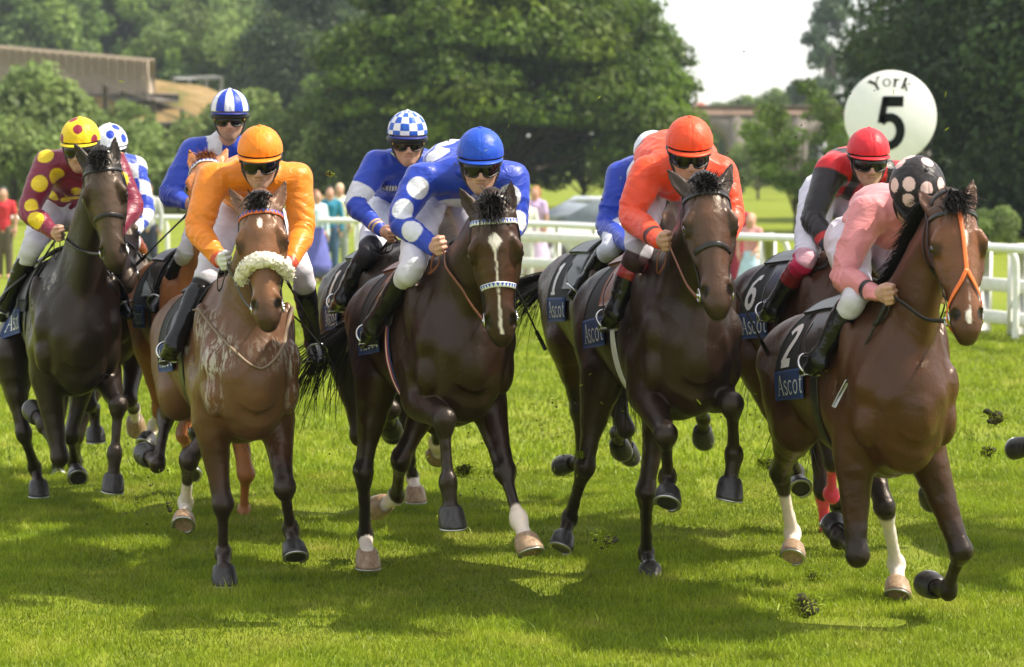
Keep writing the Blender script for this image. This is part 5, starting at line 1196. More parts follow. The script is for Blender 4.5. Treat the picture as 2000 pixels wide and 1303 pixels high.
JS['H9'] = dict(head=(1696, 307, .25), yaw=4, pitch=9, shR=(1622, 330, .44), shL=(1748, 345, .44), elR=(1588, 428, .36), wrR=(1618, 478, .2), haR=(1622, 500, .14), elL=(1770, 430, .36), wrL=(1740, 480, .2), haL=(1730, 490, .14), vox=.007,
    hip=(1628, 370, 1.0), knR=(1572, 506, .5), anR=(1508, 600, .88), toR=(1488, 622, .76), silk=(.62, .015, .022), cap=(.62, .018, .030), boot0=.15, gaiter=(1.0, (.50, .01, .07)), top=(1.48, (.16, .008, .012)), glove=(.02, .015, .015),
    pattern=[('torsobands', (.012, .008, .010), [(-.13, -.075), (.075, .13), (-.02, .0)]), ('sleeves', (.012, .008, .010), .10), ('armband', (.50, .015, .012), 1.72, 1.90)], label='jockey in red and black silks with a plain red cap', seed=11)
JS['H10'] = dict(head=(1788, 378, .20), yaw=12, pitch=55, shR=(1690, 420, .44), shL=(1838, 425, .40), elR=(1648, 540, .34), wrR=(1712, 574, .18), haR=(1745, 580, .10), elL=(1850, 520, .32), wrL=(1838, 570, .18), haL=(1820, 575, .1),
    hip=(1688, 458, .98), hump=.06, knR=(1672, 576, .5), anR=(1600, 700, .9), toR=(1572, 728, .74), silk=(.70, .25, .26), cap=(.016, .012, .014), cap2=(.78, .52, .48), capat='dots', capdots=[(-.1, .62), (-1.1, .80), (1.0, .75), (-1.5, 1.35), (-.72, 1.22), (.12, 1.25), (.85, 1.32), (2.7, .42), (3.5, 1.0), (-2.3, 1.1), (2.2, 1.1)], dotr=.23, capk=1.1,
    pattern=[('armband', (.012, .01, .015), 1.70, 1.80), ('chest', (.03, .02, .03), 1740, 492, .13, .022)], text=[('catte', 1718, 500, 1755, 492, 'ink_pale')], label='jockey in pink silks with pink spots on a black cap', seed=12)

WH = [('H1', -1, (38, 572), 'black whip along the nearly black horse, held by the maroon rider'), ('H3', -1, (268, 512), 'long black whip held out by the jockey with striped cap'),
      ('H5', -1, (650, 604), 'black whip slanting over the black numbered cloth'), ('H6', 1, (1062, 672), 'whip on the right of the blaze faced horse'),
      ('H4', 1, (650, 712), 'whip beside the boot of the orange jockey'), ('H8', 1, (1502, 690), 'whip to the right of the horse of the orange red jockey'), ('H10', -1, (1634, 780), 'black whip with white tip across the shoulder of the foremost horse')]
# ------------------------------------------------------------------ put the field of horses and jockeys together
for n_, c_, r_ in (('band_white', (.75, .75, .72), .5), ('tri_blue', (.02, .08, .45), .5), ('band_orange', (.70, .14, .02), .5), ('strap_orange', (.85, .17, .03), .45), ('navy_cloth', (.012, .035, .13), .75), ('letter_white', (.78, .76, .74), .7), ('stripe_red', (.45, .04, .04), .7), ('tan_pad', (.42, .26, .07), .7), ('yellow_piping', (.8, .5, .01), .5), ('strap_pale', (.20, .14, .09), .6),
                   ('ink_dark', (.10, .01, .02), .7), ('ink_black', (.01, .01, .02), .7), ('ink_pale', (.6, .6, .6), .7), ('scarf', (.4, .4, .42), .7), ('silk_blue', BLUE, .5), ('fleece', (.74, .68, .55), .95)): M[n_] = plain(n_.replace('_', ' '), c_, rough=r_, bump=.15)
M['fleece_hair'] = hair_material('cream_wool', (.62, .57, .46), .9)
hs = {k: Horse(v) for k, v in HS.items()}
with ThreadPoolExecutor(4) as ex: list(ex.map(lambda h: h.build_mesh(), hs.values()))
for h in hs.values(): h.finish(); bridle(h); saddlery(h)
js = {k: Rider(JS[k], hs[k]) for k in JS}
with ThreadPoolExecutor(4) as ex: list(ex.map(lambda j: j.make(), js.values()))
for k, j in js.items(): j.finish(); reins(j.h, j); stirrups(j.h, j)
for k, a, e, lb in WH:
    g = js[k].grip[a]; e_ = on_len(g, e[0], e[1], .70, False)
    for _ in range(60):
        q, n, _i, dist = hs[k].bv.find_nearest(Vector(e_))
        if (e_ - np.array(q)) @ np.array(n) > .03: break
        e_ = e_ + nrm(CAM - e_) * .01
    whip(lb, g, e_, tipmat='letter_white' if k == 'H10' else None)
# ------------------------------------------------------------------ turf
def turf_material():
    t = NT('turf').set(rough=.9, spec=.1); v = t.coord('Object')
    a = t.noise(.35, 5, .6, v); b = t.noise(6, 5, .65, v); c = t.noise(60, 3, .6, v)
    col = t.ramp(a, [(.35, (.14, .20, .013)), (.65, (.22, .265, .020))]); col = t.mix(t.ramp(b, [(.35, .0), (.7, .7)]), col, (.21, .225, .035)); col = t.mix(.5, col, t.mix(1.0, col, t.ramp(c, [(.3, .5), (.7, 1.3)]), 'MULTIPLY'))
    t.color(col); t.bump(t.math('ADD', b, t.math('MULTIPLY', c, .5)), .6, .03); return t.m
def leafy(name, cols, trans=.35, scale=.35, rough=.55, attr=True):
    t = NT(name); t.set(rough=rough, spec=.25); v = t.coord('Object'); n = t.noise(scale, 3, .6, v)
    c = t.ramp(n, [(.3, cols[0]), (.55, cols[1]), (.75, cols[2])])
    if attr: c = t.mix(1.0, c, t.ramp(t.attr('col', 'Fac'), [(0, .45), (1, 1.6)]), 'MULTIPLY')
    t.color(c); tr = t.n('ShaderNodeBsdfTranslucent'); t.l(c, tr.inputs[0]); mx = t.n('ShaderNodeMixShader'); mx.inputs[0].default_value = trans
    t.l(t.b.outputs[0], mx.inputs[1]); t.l(tr.outputs[0], mx.inputs[2]); t.l(mx.outputs[0], t.out.inputs[0]); return t.m
M['turf'] = turf_material()
M['blade'] = leafy('grass_blade', [(.155, .225, .013), (.245, .31, .018), (.40, .40, .07)], .42, 2.2, .45)
rng = np.random.RandomState(7)
def height(x, y):
    """the land: level racecourse, a wooded hillside far off to the left"""
    x = np.asarray(x, float); y = np.asarray(y, float)
    k = smstep(.02, -.10, x / np.maximum(y, 1)) ; return k * (smstep(150, 330, y) * 11) + smstep(300, 900, y) * 2.0
gx = np.concatenate((np.linspace(-600, -90, 18), np.linspace(-80, 80, 41), np.linspace(90, 600, 18))); gy = np.concatenate((np.linspace(-20, 100, 25), np.linspace(105, 400, 60), np.linspace(430, 3000, 20)))
X, Y = np.meshgrid(gx, gy); Z = height(X, Y); Vg = np.stack((X.ravel(), Y.ravel(), Z.ravel()), 1); w_ = len(gx)
Fg = np.array([[j * w_ + i, j * w_ + i + 1, (j + 1) * w_ + i + 1, (j + 1) * w_ + i] for j in range(len(gy) - 1) for i in range(w_ - 1)], np.int32)
tag(mobj('ground', Vg, Fg, M['turf']), kind='structure')
def blades(n, y0, y1, L, Wd, seed, spread=.216, lean=.75, pw=1.0):
    r = np.random.RandomState(seed); u = r.rand(n) ** pw; y = np.sqrt(y0 ** 2 + u * (y1 ** 2 - y0 ** 2)); x = (r.rand(n) * 2 - 1) * (spread * y + .3)
    # grass grows in tufts: thin it by noise and vary its height
    nz = vnoise(np.stack((x * 1.4, y * 1.4, x * 0), 1)) * .6 + vnoise(np.stack((x * 6, y * 6, x * 0 + 3), 1)) * .4; div = vnoise(np.stack((x * 2.3 + 9, y * 1.3, x * 0 + 7), 1)); keep = r.rand(n) < (.35 + nz * 1.1) * (1 - .75 * smstep(.80, .90, div)); x, y, nz = x[keep], y[keep], nz[keep]; n = len(x)
    h = L * (.45 + .9 * r.rand(n)) * (.55 + .9 * nz); a = r.rand(n) * 2 * math.pi; w_ = Wd * (.6 + .8 * r.rand(n)); ln = lean * (.2 + 1.1 * r.rand(n)); b = r.rand(n) * 2 * math.pi
    dx, dy = np.cos(a), np.sin(a); lx, ly = np.cos(b) * ln * h, np.sin(b) * ln * h; V = np.zeros((n, 5, 3), np.float32)
    for k, (t, ww, q) in enumerate(((0, 1, -1), (0, 1, 1), (.55, .8, 1), (.55, .8, -1))):
        V[:, k, 0] = x + q * dx * w_ * ww / 2 + lx * t * t; V[:, k, 1] = y + q * dy * w_ * ww / 2 + ly * t * t; V[:, k, 2] = h * t - .004
    V[:, 4, 0] = x + lx; V[:, 4, 1] = y + ly; V[:, 4, 2] = h * (1 - .25 * ln)
    i = np.arange(n)[:, None] * 5; Fq = np.concatenate((i + [[0, 1, 2, 3]], i + [[3, 2, 4, 4]]), 1).reshape(-1, 4)
    c = np.repeat(np.clip(.5 + (r.rand(n) - .5) * .7 + (nz - .5) * .8, 0, 1), 5); return V.reshape(-1, 3), i, c
def grass_mesh():
    Vs, Fs, Cs = [], [], []; off = 0
    for args in ((GN1, 8.6, 17.5, .029, .0044, 1), (GN2, 17.0, 36, .055, .011, 2), (GN3, 8.6, 20, .055, .0045, 3)):
        V, i, c = blades(*args); Vs.append(V); Cs.append(c); q = (i + [[0, 1, 2, 3]]); t = (i + [[3, 2, 4]]); Fs.append((q + off, t + off)); off += len(V)
    V = np.concatenate(Vs); c = np.concatenate(Cs); q = np.concatenate([f[0] for f in Fs]); t = np.concatenate([f[1] for f in Fs])
    me = bpy.data.meshes.new('grass'); me.vertices.add(len(V)); me.vertices.foreach_set('co', V.ravel()); fl = np.concatenate((q.ravel(), t.ravel())).astype(np.int32)
    me.loops.add(len(fl)); me.loops.foreach_set('vertex_index', fl); st = np.concatenate((np.arange(len(q)) * 4, len(q) * 4 + np.arange(len(t)) * 3)).astype(np.int32)
    me.polygons.add(len(st)); me.polygons.foreach_set('loop_start', st); me.update(calc_edges=True)
    at_ = me.color_attributes.new('col', 'FLOAT_COLOR', 'POINT'); at_.data.foreach_set('color', np.stack((c, c, c, c * 0 + 1), 1).astype(np.float32).ravel())
    me.materials.append(M['blade']); o = bpy.data.objects.new('grass', me); scene.collection.objects.link(o); tag(o, kind='stuff')
GN1, GN2, GN3 = 480000, 210000, 26000
grass_mesh()

# ------------------------------------------------------------------ trees
M['bark'] = plain('bark', (.060, .048, .036), rough=.9, bump=.6, bscale=8)
M['leaf_chestnut'] = leafy('chestnut_leaves', [(.050, .095, .011), (.10, .165, .016), (.21, .27, .028)], .45, .22)
M['leaf_dark'] = leafy('dark_leaves', [(.026, .050, .014), (.042, .075, .018), (.07, .105, .024)], .3, .4)
M['leaf_mid'] = leafy('mid_leaves', [(.08, .14, .032), (.14, .21, .042), (.21, .28, .06)], .45, .3)
M['leaf_light'] = leafy('light_leaves', [(.15, .22, .06), (.20, .27, .075), (.27, .34, .10)], .45, .3)
M['leaf_blue'] = leafy('needles', [(.06, .10, .055), (.09, .14, .07), (.13, .18, .085)], .2, .5)
M['hedge'] = leafy('hedge_leaves', [(.035, .070, .012), (.060, .110, .018), (.10, .16, .03)], .35, .6)
def crown_mesh(name, rx, ry, rz, zc, n, leaf, clumps, seed, shape='dome', flat=.6, csize=.26, mat='leaf_mid', droop=.0):
    r = np.random.RandomState(seed); K = clumps; P = []; 
    while len(P) < K:
        d = r.normal(size=3); d /= np.linalg.norm(d); z = d[2]
        if shape == 'dome':
            if z < -.35: continue
            rad = (.55 + .45 * r.rand() ** .4); p = d * rad; p[2] = max(p[2], -.42)
            if z < 0: p[:2] *= 1.08
        elif shape == 'cone':
            h = r.rand() ** 1.3; a = r.rand() * 2 * math.pi; q = (1 - h) ** .75 * (.6 + .4 * r.rand()); p = np.array((q * math.cos(a), q * math.sin(a), h * 2 - 1))
        else:
            rad = .45 + .55 * r.rand() ** .5; p = d * rad
        P.append(p)
    P = np.array(P); cs = csize * (.55 + .8 * r.rand(K)); idx = r.choice(K, n, p=cs ** 2 / (cs ** 2).sum())
    d = r.normal(size=(n, 3)); d /= np.linalg.norm(d, axis=1)[:, None]; rad = (.45 + .6 * r.rand(n) ** .6)[:, None]
    L = P[idx] + d * rad * cs[idx][:, None] * np.array((1, 1, flat)); L[:, 2] -= droop * (d[:, 0] ** 2 + d[:, 1] ** 2) * cs[idx]
    C = L * np.array((rx, ry, rz)) + np.array((0, 0, zc)); Nn = d * .8 + r.normal(size=(n, 3)) * .55 + np.array((0, 0, .35)); Nn /= np.linalg.norm(Nn, axis=1)[:, None]
    u = np.cross(Nn, r.normal(size=(n, 3))); u /= np.linalg.norm(u, axis=1)[:, None]; v = np.cross(Nn, u); s_ = leaf * (.6 + .8 * r.rand(n))[:, None]
    V = np.stack((C - u * s_ * .5, C + v * s_ * .32, C + u * s_ * .5, C - v * s_ * .32 ), 1).reshape(-1, 3)
    c = np.repeat(np.clip(.5 + (r.rand(n) - .5) * .5 + (r.rand(K)[idx] - .5) * .7, 0, 1), 4)
    me = fast_mesh(name, V, (np.arange(n * 4, dtype=np.int32)).reshape(-1, 4), smooth=False)
    at_ = me.color_attributes.new('col', 'FLOAT_COLOR', 'POINT'); at_.data.foreach_set('color', np.stack((c, c, c, c * 0 + 1), 1).astype(np.float32).ravel()); me.materials.append(M[mat])
    return me, P * np.array((rx, ry, rz)) + np.array((0, 0, zc))
def trunk_mesh(cl, h, r0, seed, lean=0, top=.8):
    rd = random.Random(seed); mb = MB(); fork = h * .32
    main = cr([(0, 0, -.3), (rd.uniform(-.1, .1) * r0, 0, fork * .5), (rd.uniform(-.3, .3) * r0, rd.uniform(-.3, .3) * r0, fork), (lean, 0, h * top)], 5); mb.tube(main, np.linspace(r0 * 1.25, r0 * .25, len(main)), 10)
    ids = list(range(len(cl))); rd.shuffle(ids)
    for i in ids[:26]:
        e = np.array(cl[i]); t = rd.uniform(.35, .8); s_ = main[int(t * (len(main) - 1))]
        if e[2] < s_[2] - .5: s_ = main[len(main) // 3]
        m = (s_ + e) / 2 + A(0, 0, abs(e[2] - s_[2]) * .12 + .1); P = cr([s_, m, e], 5); mb.tube(P, np.linspace(r0 * .42 * (1.1 - t), r0 * .05, len(P)), 6)
    me = fast_mesh('trunk', np.concatenate(mb.V), mb.F); me.materials.append(M['bark']); return me
_kinds = {}
def tree_kind(key, **k):
    tr = k.pop('trunk'); me, cl = crown_mesh(key, **k); _kinds[key] = (me, trunk_mesh(cl, k['zc'] + k['rz'] * .6, tr, k['seed'])); return _kinds[key]
def tree(key, name, x, y, label, cat='tree', sc=1.0, rot=0.0, group=None, sz=None, z=None):
    me, tm = _kinds[key]; o = bpy.data.objects.new(name, None); scene.collection.objects.link(o); z0 = float(height(x, y)) if z is None else z
    o.location = (x, y, z0); o.rotation_euler = (0, 0, rot); o.scale = (sc, sc, sz or sc); tag(o, label, cat, group)
    for n_, m_ in (('crown', me), ('trunk', tm)):
        c = bpy.data.objects.new(n_, m_); scene.collection.objects.link(c); c.parent = o
    return o
def px_xy(px, D): return (px - 1000) / FPX * D, D
tree_kind('chestnut', rx=7.7, ry=7.0, rz=6.6, zc=4.9, n=150000, leaf=.30, clumps=330, seed=3, shape='dome', flat=.55, csize=.19, mat='leaf_chestnut', droop=.25, trunk=.62)
tree_kind('oak', rx=6.6, ry=6, rz=6.8, zc=6.2, n=60000, leaf=.24, clumps=150, seed=8, shape='ball', flat=.7, csize=.22, mat='leaf_dark', trunk=.5)
tree_kind('sapling', rx=1.5, ry=1.4, rz=1.65, zc=2.75, n=5200, leaf=.13, clumps=46, seed=5, shape='ball', flat=.6, csize=.24, mat='leaf_mid', trunk=.05)
tree_kind('wood_a', rx=5.2, ry=5, rz=6.2, zc=6.5, n=15000, leaf=.46, clumps=60, seed=21, shape='ball', flat=.75, csize=.30, mat='leaf_mid', trunk=.35)
tree_kind('wood_b', rx=5.5, ry=5, rz=6.8, zc=7.0, n=15000, leaf=.46, clumps=55, seed=22, shape='dome', flat=.7, csize=.30, mat='leaf_light', trunk=.35)
tree_kind('wood_c', rx=5.0, ry=5, rz=7.2, zc=7.2, n=15000, leaf=.44, clumps=60, seed=23, shape='ball', flat=.75, csize=.28, mat='leaf_dark', trunk=.35)
tree_kind('bush', rx=2.4, ry=2.2, rz=2.5, zc=2.0, n=8000, leaf=.26, clumps=36, seed=24, shape='dome', flat=.8, csize=.32, mat='leaf_light', trunk=.12)
tree_kind('conifer', rx=4.4, ry=4.2, rz=8.5, zc=9.5, n=14000, leaf=.42, clumps=110, seed=25, shape='cone', flat=.4, csize=.20, mat='leaf_blue', trunk=.4)
x, y = px_xy(996, 112); tree('chestnut', 'chestnut_tree', x, y, 'huge domed dark green tree in the middle, its leaves drooping in tiers', rot=.4)
for px, D, s_, lb in ((2060, 76, .92, 'dark leafy tree directly behind the round white marker sign'), (2290, 74, 1.0, 'dark leafy tree at the right edge, right of the white marker sign'), (2010, 94, 1.02, 'taller dark tree between and behind the two dark trees at right')):
    x, y = px_xy(px, D); tree('oak', 'broadleaf_tree', x, y, lb, sc=s_, rot=px, group='dark trees behind the rail at the right', z=-.9)
x, y = px_xy(1553, 71); tree('sapling', 'young_tree', x, y, 'slim young tree with airy crown behind the rail, left of the marker sign')
x, y = px_xy(1622, 215); tree('conifer', 'cedar_tree', x, y, 'tall hazy blue green tree rising left of the marker sign', sc=1.02, rot=1)
x, y = px_xy(1735, 240); tree('wood_a', 'broadleaf_tree', x, y, 'hazy tree behind the round marker sign, right of the tall blue green one', sc=1.15, rot=2)
for px, D, s_, n_ in ((1405, 250, .62, 'leftmost'), (1455, 235, .64, 'middle'), (1515, 240, .70, 'rightmost')):
    x, y = px_xy(px, D); tree('wood_a' if px < 1560 else 'wood_c', 'distant_tree', x, y, f'small hazy tree above the brick viaduct, {n_} of its clump', sc=s_, rot=px * .1, group='hazy trees above the viaduct')
# the wooded hillside on the left
hill = [(-40, 300, 'wood_c', 1.3), (60, 310, 'wood_a', 1.35), (150, 300, 'wood_b', 1.2), (240, 320, 'wood_a', 1.3), (330, 300, 'wood_c', 1.2), (420, 320, 'wood_a', 1.3), (510, 330, 'wood_b', 1.3), (600, 340, 'wood_c', 1.3), (690, 345, 'wood_a', 1.25), (770, 350, 'wood_c', 1.3),
        (-10, 230, 'wood_c', 1.1), (75, 225, 'wood_a', 1.15), (160, 235, 'wood_c', 1.05), (245, 232, 'wood_a', 1.1), (320, 240, 'wood_b', 1.05), (400, 238, 'wood_b', 1.1), (480, 245, 'wood_a', 1.1), (560, 240, 'wood_c', 1.05), (640, 250, 'wood_c', 1.15), (725, 255, 'wood_c', 1.1), (800, 255, 'wood_a', 1.1),
        (330, 190, 'wood_a', .8), (395, 195, 'wood_b', .85), (455, 190, 'wood_a', .8), (520, 185, 'wood_b', .8), (590, 180, 'wood_c', 1.0), (655, 178, 'wood_c', 1.0), (700, 170, 'wood_a', .8)]
WD = {'wood_a': 'mid green', 'wood_b': 'pale green', 'wood_c': 'dark green'}
for i, (px, D, kd, s_) in enumerate(hill):
    x, y = px_xy(px, D); row = 'hillside top' if D > 290 else ('hillside middle' if D > 210 else 'hillside foot')
    wh = 'above the long panelled bridge wall' if px < 290 else ('above the tan earth bank' if px < 470 else 'left of the huge domed tree')
    tree(kd, 'hillside_tree', x, y, f'{WD[kd]} tree at {row}, {["first", "second", "third", "fourth", "fifth", "sixth", "seventh", "eighth", "ninth", "tenth", "eleventh"][i if i < 10 else (i - 10 if i < 21 else i - 21)]} of its row from the left', sc=s_, rot=i * 1.3, group='trees on the wooded hillside')
bs = [(5, 104, 1.15), (70, 112, 1.0), (130, 106, .85), (195, 110, .95), (245, 106, .75), (30, 90, .7), (350, 112, .5), (395, 108, .55), (440, 114, .9), (545, 112, 1.0), (590, 110, .8), (495, 118, .9), (620, 118, .8)]
for i, (px, D, s_) in enumerate(bs):
    x, y = px_xy(px, D); wh = 'below the panelled bridge wall' if px < 270 else ('below the tan earth bank' if px < 470 else 'left of the huge domed tree')
    tree('bush', 'bush', x, y, f'pale bush {wh}, {["first", "second", "third", "fourth", "fifth", "sixth"][sorted([b[0] for b in bs if (b[0] < 270) == (px < 270) and (b[0] < 470) == (px < 470)]).index(px)]} from the left', 'bush', sc=s_ * 1.15, rot=i, group='pale bushes at the foot of the hill', z=0)
for px, D, s_, lb in ((1935, 60, .20, 'low bright bush at the foot of the dark trees, right of the foremost horse'), (1140, 118, .75, 'bush under the right side of the huge domed tree'), (1240, 125, .8, 'bush below the lowest leaves of the huge domed tree, behind the orange red jockey'), (985, 120, .7, 'bush left of the trunk of the huge domed tree'), (1480, 150, .6, 'bush in front of the viaduct arch, right of its pier')):
    x, y = px_xy(px, D); tree('bush', 'bush', x, y, lb, 'bush', sc=s_ * 1.2, rot=px, z=0)

# ------------------------------------------------------------------ walls, bridge, viaduct
M['concrete'] = plain('weathered_concrete', (.46, .37, .28), rough=.9, bump=.3, bscale=3); M['concrete_dark'] = plain('dark_concrete', (.17, .155, .14), rough=.9)  # the dark tone also paints the shadow under the bridge wall

def brickmat():
    t = NT('old_brick').set(rough=.9); b = t.n('ShaderNodeTexBrick'); b.inputs['Scale'].default_value = 2.2; b.inputs['Color1'].default_value = (.15, .095, .07, 1); b.inputs['Color2'].default_value = (.19, .125, .095, 1); b.inputs['Mortar'].default_value = (.2, .17, .15, 1)
    t.l(t.coord('Object'), b.inputs['Vector']); n = t.noise(.8, 4); t.color(t.mix(.5, b.outputs[0], t.mix(1.0, b.outputs[0], t.ramp(n, [(.3, .6), (.7, 1.3)]), 'MULTIPLY'))); return t.m
M['brick'] = brickmat(); bk = NT('dry_earth').set(rough=.95, spec=.1); bk.color(bk.ramp(bk.noise(.45, 6, .7), [(.35, (.10, .13, .035)), (.48, (.24, .165, .07)), (.7, (.38, .27, .13))])); bk.bump(bk.noise(1.2, 5, .7), .8, .5); M['bank'] = bk.m
M['steel_dull'] = plain('dull_galvanised_steel', (.3, .31, .31), rough=.6, metal=.3); M['wood_post'] = plain('weathered_wood', (.16, .13, .10), rough=.9)
a = at(-60, 84, 142); b = at(296, 116, 132); d = nrm(A(b[0] - a[0], b[1] - a[1], 0)); nn = A(-d[1], d[0], 0); L = math.hypot(b[0] - a[0], b[1] - a[1]); base = A(a[0], a[1], 0)
br = empty('bridge', base); tag(br, 'long beige panelled bridge wall on the hillside at far left', 'bridge')
mb = MB(); zt0, zt1 = a[2], b[2]; N = 44
for i in range(N):
    t0 = i / N; zt = zt0 + (zt1 - zt0) * t0; zb = zt - 2.15; mb.box(base + d * L * (t0 + .5 / N) + A(0, 0, (zt + zb) / 2) + nn * (.015 * (i % 2)), (L / N * .985, .5, zt - zb), (d, nn, A(0, 0, 1)), .06)
mb.build('panelled_parapet', M['concrete'], br, base=base, smooth=False)
mb = MB(); zm = (zt0 + zt1) / 2
mb.box(base + d * L * .5 + A(0, 0, zm - 2.6) + nn * .8, (L, 2.2, .45), (d, nn, A(0, 0, 1)), .05); mb.build('shadow_beam', M['concrete_dark'], br, base=base, smooth=False)  # dark-coloured beam standing in for the shadow gap below the parapet
for q in (.12, .5, .9): MB().box(base + d * L * q + A(0, 0, (zm - 2.9) / 2) + nn * 1.2, (.9, 1.5, zm - 2.9), (d, nn, A(0, 0, 1)), .08).build('pier', M['concrete'], br, base=base, smooth=False)
# tan bank: a mound in front of the hill
xs = np.linspace(-1, 1, 40); ys = np.linspace(-1, 1, 24); XX, YY = np.meshgrid(xs, ys); c = ground_at(1000, 700) * 0 + A(*px_xy(330, 142), 0); ZZ = 6.9 * np.clip(1 - (np.abs(XX) ** 2.4) * .9 - (np.abs(YY) ** 2), 0, 1) ** .8 * (1 - .22 * XX) + vnoise(np.stack((XX.ravel() * 5, YY.ravel() * 5, 0 * XX.ravel()), 1)).reshape(XX.shape) * .6 - .5
Vb = np.stack((c[0] + XX.ravel() * 9.5, c[1] + YY.ravel() * 16, ZZ.ravel()), 1); tag(mobj('earth_bank', Vb, np.array([[j * 40 + i, j * 40 + i + 1, (j + 1) * 40 + i + 1, (j + 1) * 40 + i] for j in range(23) for i in range(39)], np.int32), M['bank']), kind='structure')
c = at(298, 292, 120); wl = empty('retaining_wall', A(c[0], c[1], 0)); tag(wl, 'dark brown retaining wall below the tan earth bank at left', 'wall'); 
MB().box(A(c[0], c[1], 1.7), (2.4, .6, 4.4), None, .06).box(A(c[0] - 3, c[1] + .1, 1.3), (3.8, .6, 3.6), None, .06).build('wall_face', plain('dark_stained_wall', (.085, .065, .052), rough=.95), wl, base=A(c[0], c[1], 0), smooth=False)
MB().box(A(c[0], c[1] - .05, 3.98), (2.6, .8, .16), None, .03).build('coping', M['concrete_dark'], wl, base=A(c[0], c[1], 0), smooth=False)
f0 = at(235, 190, 124); fo = empty('post_and_rail_fence', A(f0[0], f0[1], 0)); tag(fo, 'thin wooden post and rail fence stepping down the tan bank', 'fence')
pp = [at(p, q, 124) for p, q in ((205, 168), (240, 178), (300, 196), (356, 216), (410, 240))]
for p in pp: MB().box(p - A(0, 0, 1.0), (.22, .22, 2.2), None, .03).build('post', M['wood_post'], fo, base=A(f0[0], f0[1], 0), smooth=False)
for dz_ in (.0, -.45): MB().tube([p + A(0, -.12, dz_) for p in pp], .04, 6).build('rail', M['wood_post'], fo, base=A(f0[0], f0[1], 0))
g0 = at(385, 152, 150); go = empty('crash_barrier', g0); tag(go, 'grey steel crash barrier on top of the tan bank', 'barrier'); MB().box(g0, (2.6, .10, .22), None, .05).build('beam', M['steel_dull'], go, base=g0)
for q in (-1.4, -.5, .5, 1.4): MB().box(g0 + A(q, .12, -.7), (.16, .14, 1.6), None, .02).build('post', M['steel_dull'], go, base=g0, smooth=False)
# viaduct with arches, right of the big tree
v0 = A(*px_xy(1395, 182), 0); vo = empty('viaduct', v0); tag(vo, 'brown brick viaduct with arches right of the huge domed tree', 'bridge')
def arch_wall():
    V = []; F = []; zt = at(1400, 226, 182)[2]; x0 = px_xy(1300, 182)[0]; Wa = 3.3; P_ = 1.15; n = 12; k = 0; mb = MB()
    for s_ in range(5):
        xs_ = x0 + s_ * (Wa + P_); sp_ = 3.0; R_ = Wa / 2
        mb.box((xs_ + P_ / 2, v0[1] + 1.2, zt / 2), (P_, 2.4, zt), None, 0)
        pts = [(xs_ + P_ + R_ - R_ * math.cos(math.pi * i / n), min(sp_ + R_ * math.sin(math.pi * i / n), zt - .5)) for i in range(n + 1)]
        for (xa, za), (xb, zb) in zip(pts[:-1], pts[1:]):
            P8 = [(xx, yy, zz) for yy in (v0[1] + .003, v0[1] + 2.397) for xx, zz in ((xa, za), (xb, zb), (xb, zt - .003), (xa, zt - .003))]
            mb.add(P8, [(0, 1, 2, 3), (7, 6, 5, 4), (0, 4, 5, 1), (3, 2, 6, 7)])
    mb.build('arcade', M['brick'], vo, base=v0, smooth=False); MB().box((x0 + 2.5 * (Wa + P_), v0[1] + 1.2, zt + .35), (5 * (Wa + P_) + 1, 2.7, .7), None, .05).build('parapet', M['brick'], vo, base=v0, smooth=False)
arch_wall()
for px, yt, D, s_, lb in ((1366, 200, 262, 1.0, 'small red roofed house peeping out right of the huge domed tree'), (1567, 186, 255, .9, 'small red roofed house beside the tall blue green tree')):
    p = A(*px_xy(px, D), 0); h = empty('house', p); tag(h, lb, 'house'); zt = at(px, yt, D)[2]; MB().box(p + A(0, 0, zt / 2 - .6), (3 * s_, 4, zt - 1.2), None, .02).build('wall', plain('pale_render', (.5, .38, .32), rough=.9), h, base=p, smooth=False)
    MB().add([p + A(a_ * 1.7 * s_, b_ * 2.2, z_) for a_, b_, z_ in ((-1, -1, zt - 1.25), (1, -1, zt - 1.25), (1, 1, zt - 1.25), (-1, 1, zt - 1.25), (0, -1, zt), (0, 1, zt))], [(0, 1, 4), (2, 3, 5), (1, 2, 5, 4), (3, 0, 4, 5), (3, 2, 1, 0)]).build('roof', plain('red_roof_tiles', (.42, .13, .08), rough=.9), h, base=p, smooth=False)

# ------------------------------------------------------------------ rails
M['white_pvc'] = plain('white_plastic', (.76, .77, .74), rough=.35, var=.05); M['white_paint'] = plain('white_painted_wood', (.72, .72, .69), rough=.6, var=.08, bump=.2)
rp = []
for px, y_ in ((-160, 427), (60, 426), (300, 425), (620, 430), (860, 433), (1060, 438), (1170, 443), (1300, 453), (1454, 462), (1570, 466), (1750, 474), (1920, 482), (2000, 487), (2140, 498)): D = (2.1 - 1.10) * FPX / (y_ - HORIZON); rp.append(at(px, y_, D))
rp = np.array(rp); rp[:, 2] = 1.10; rp = cr(rp, 5); rb = A(rp[0][0], rp[0][1], 0)
rl = empty('running_rail', A(*at(1000, 436, 43)[:2], 0)); rb = A(*rl.location); tag(rl, 'long white plastic running rail with curved posts behind the horses', 'rail')
MB().tube(rp, .075, 12, flat=.7, up=A(0, 0, 1)).build('top_rail', M['white_pvc'], rl, base=rb)
for px in (-60, 328, 690, 1165, 1527, 1968):
    j = np.argmin([abs((p[0] / p[1] * FPX + 1000) - (px - 22)) for p in rp]); p = rp[j]; q = A(p[0] + .26, p[1] - .05, 0); P = cr([p + A(0, 0, -.02), p + A(.14, 0, -.0), A(q[0] - .02, q[1], .98), A(q[0], q[1], .75), A(q[0], q[1], .35), A(q[0], q[1], -.05)], 5)
    MB().tube(P, .042, 10).build('gooseneck_post', M['white_pvc'], rl, base=rb)
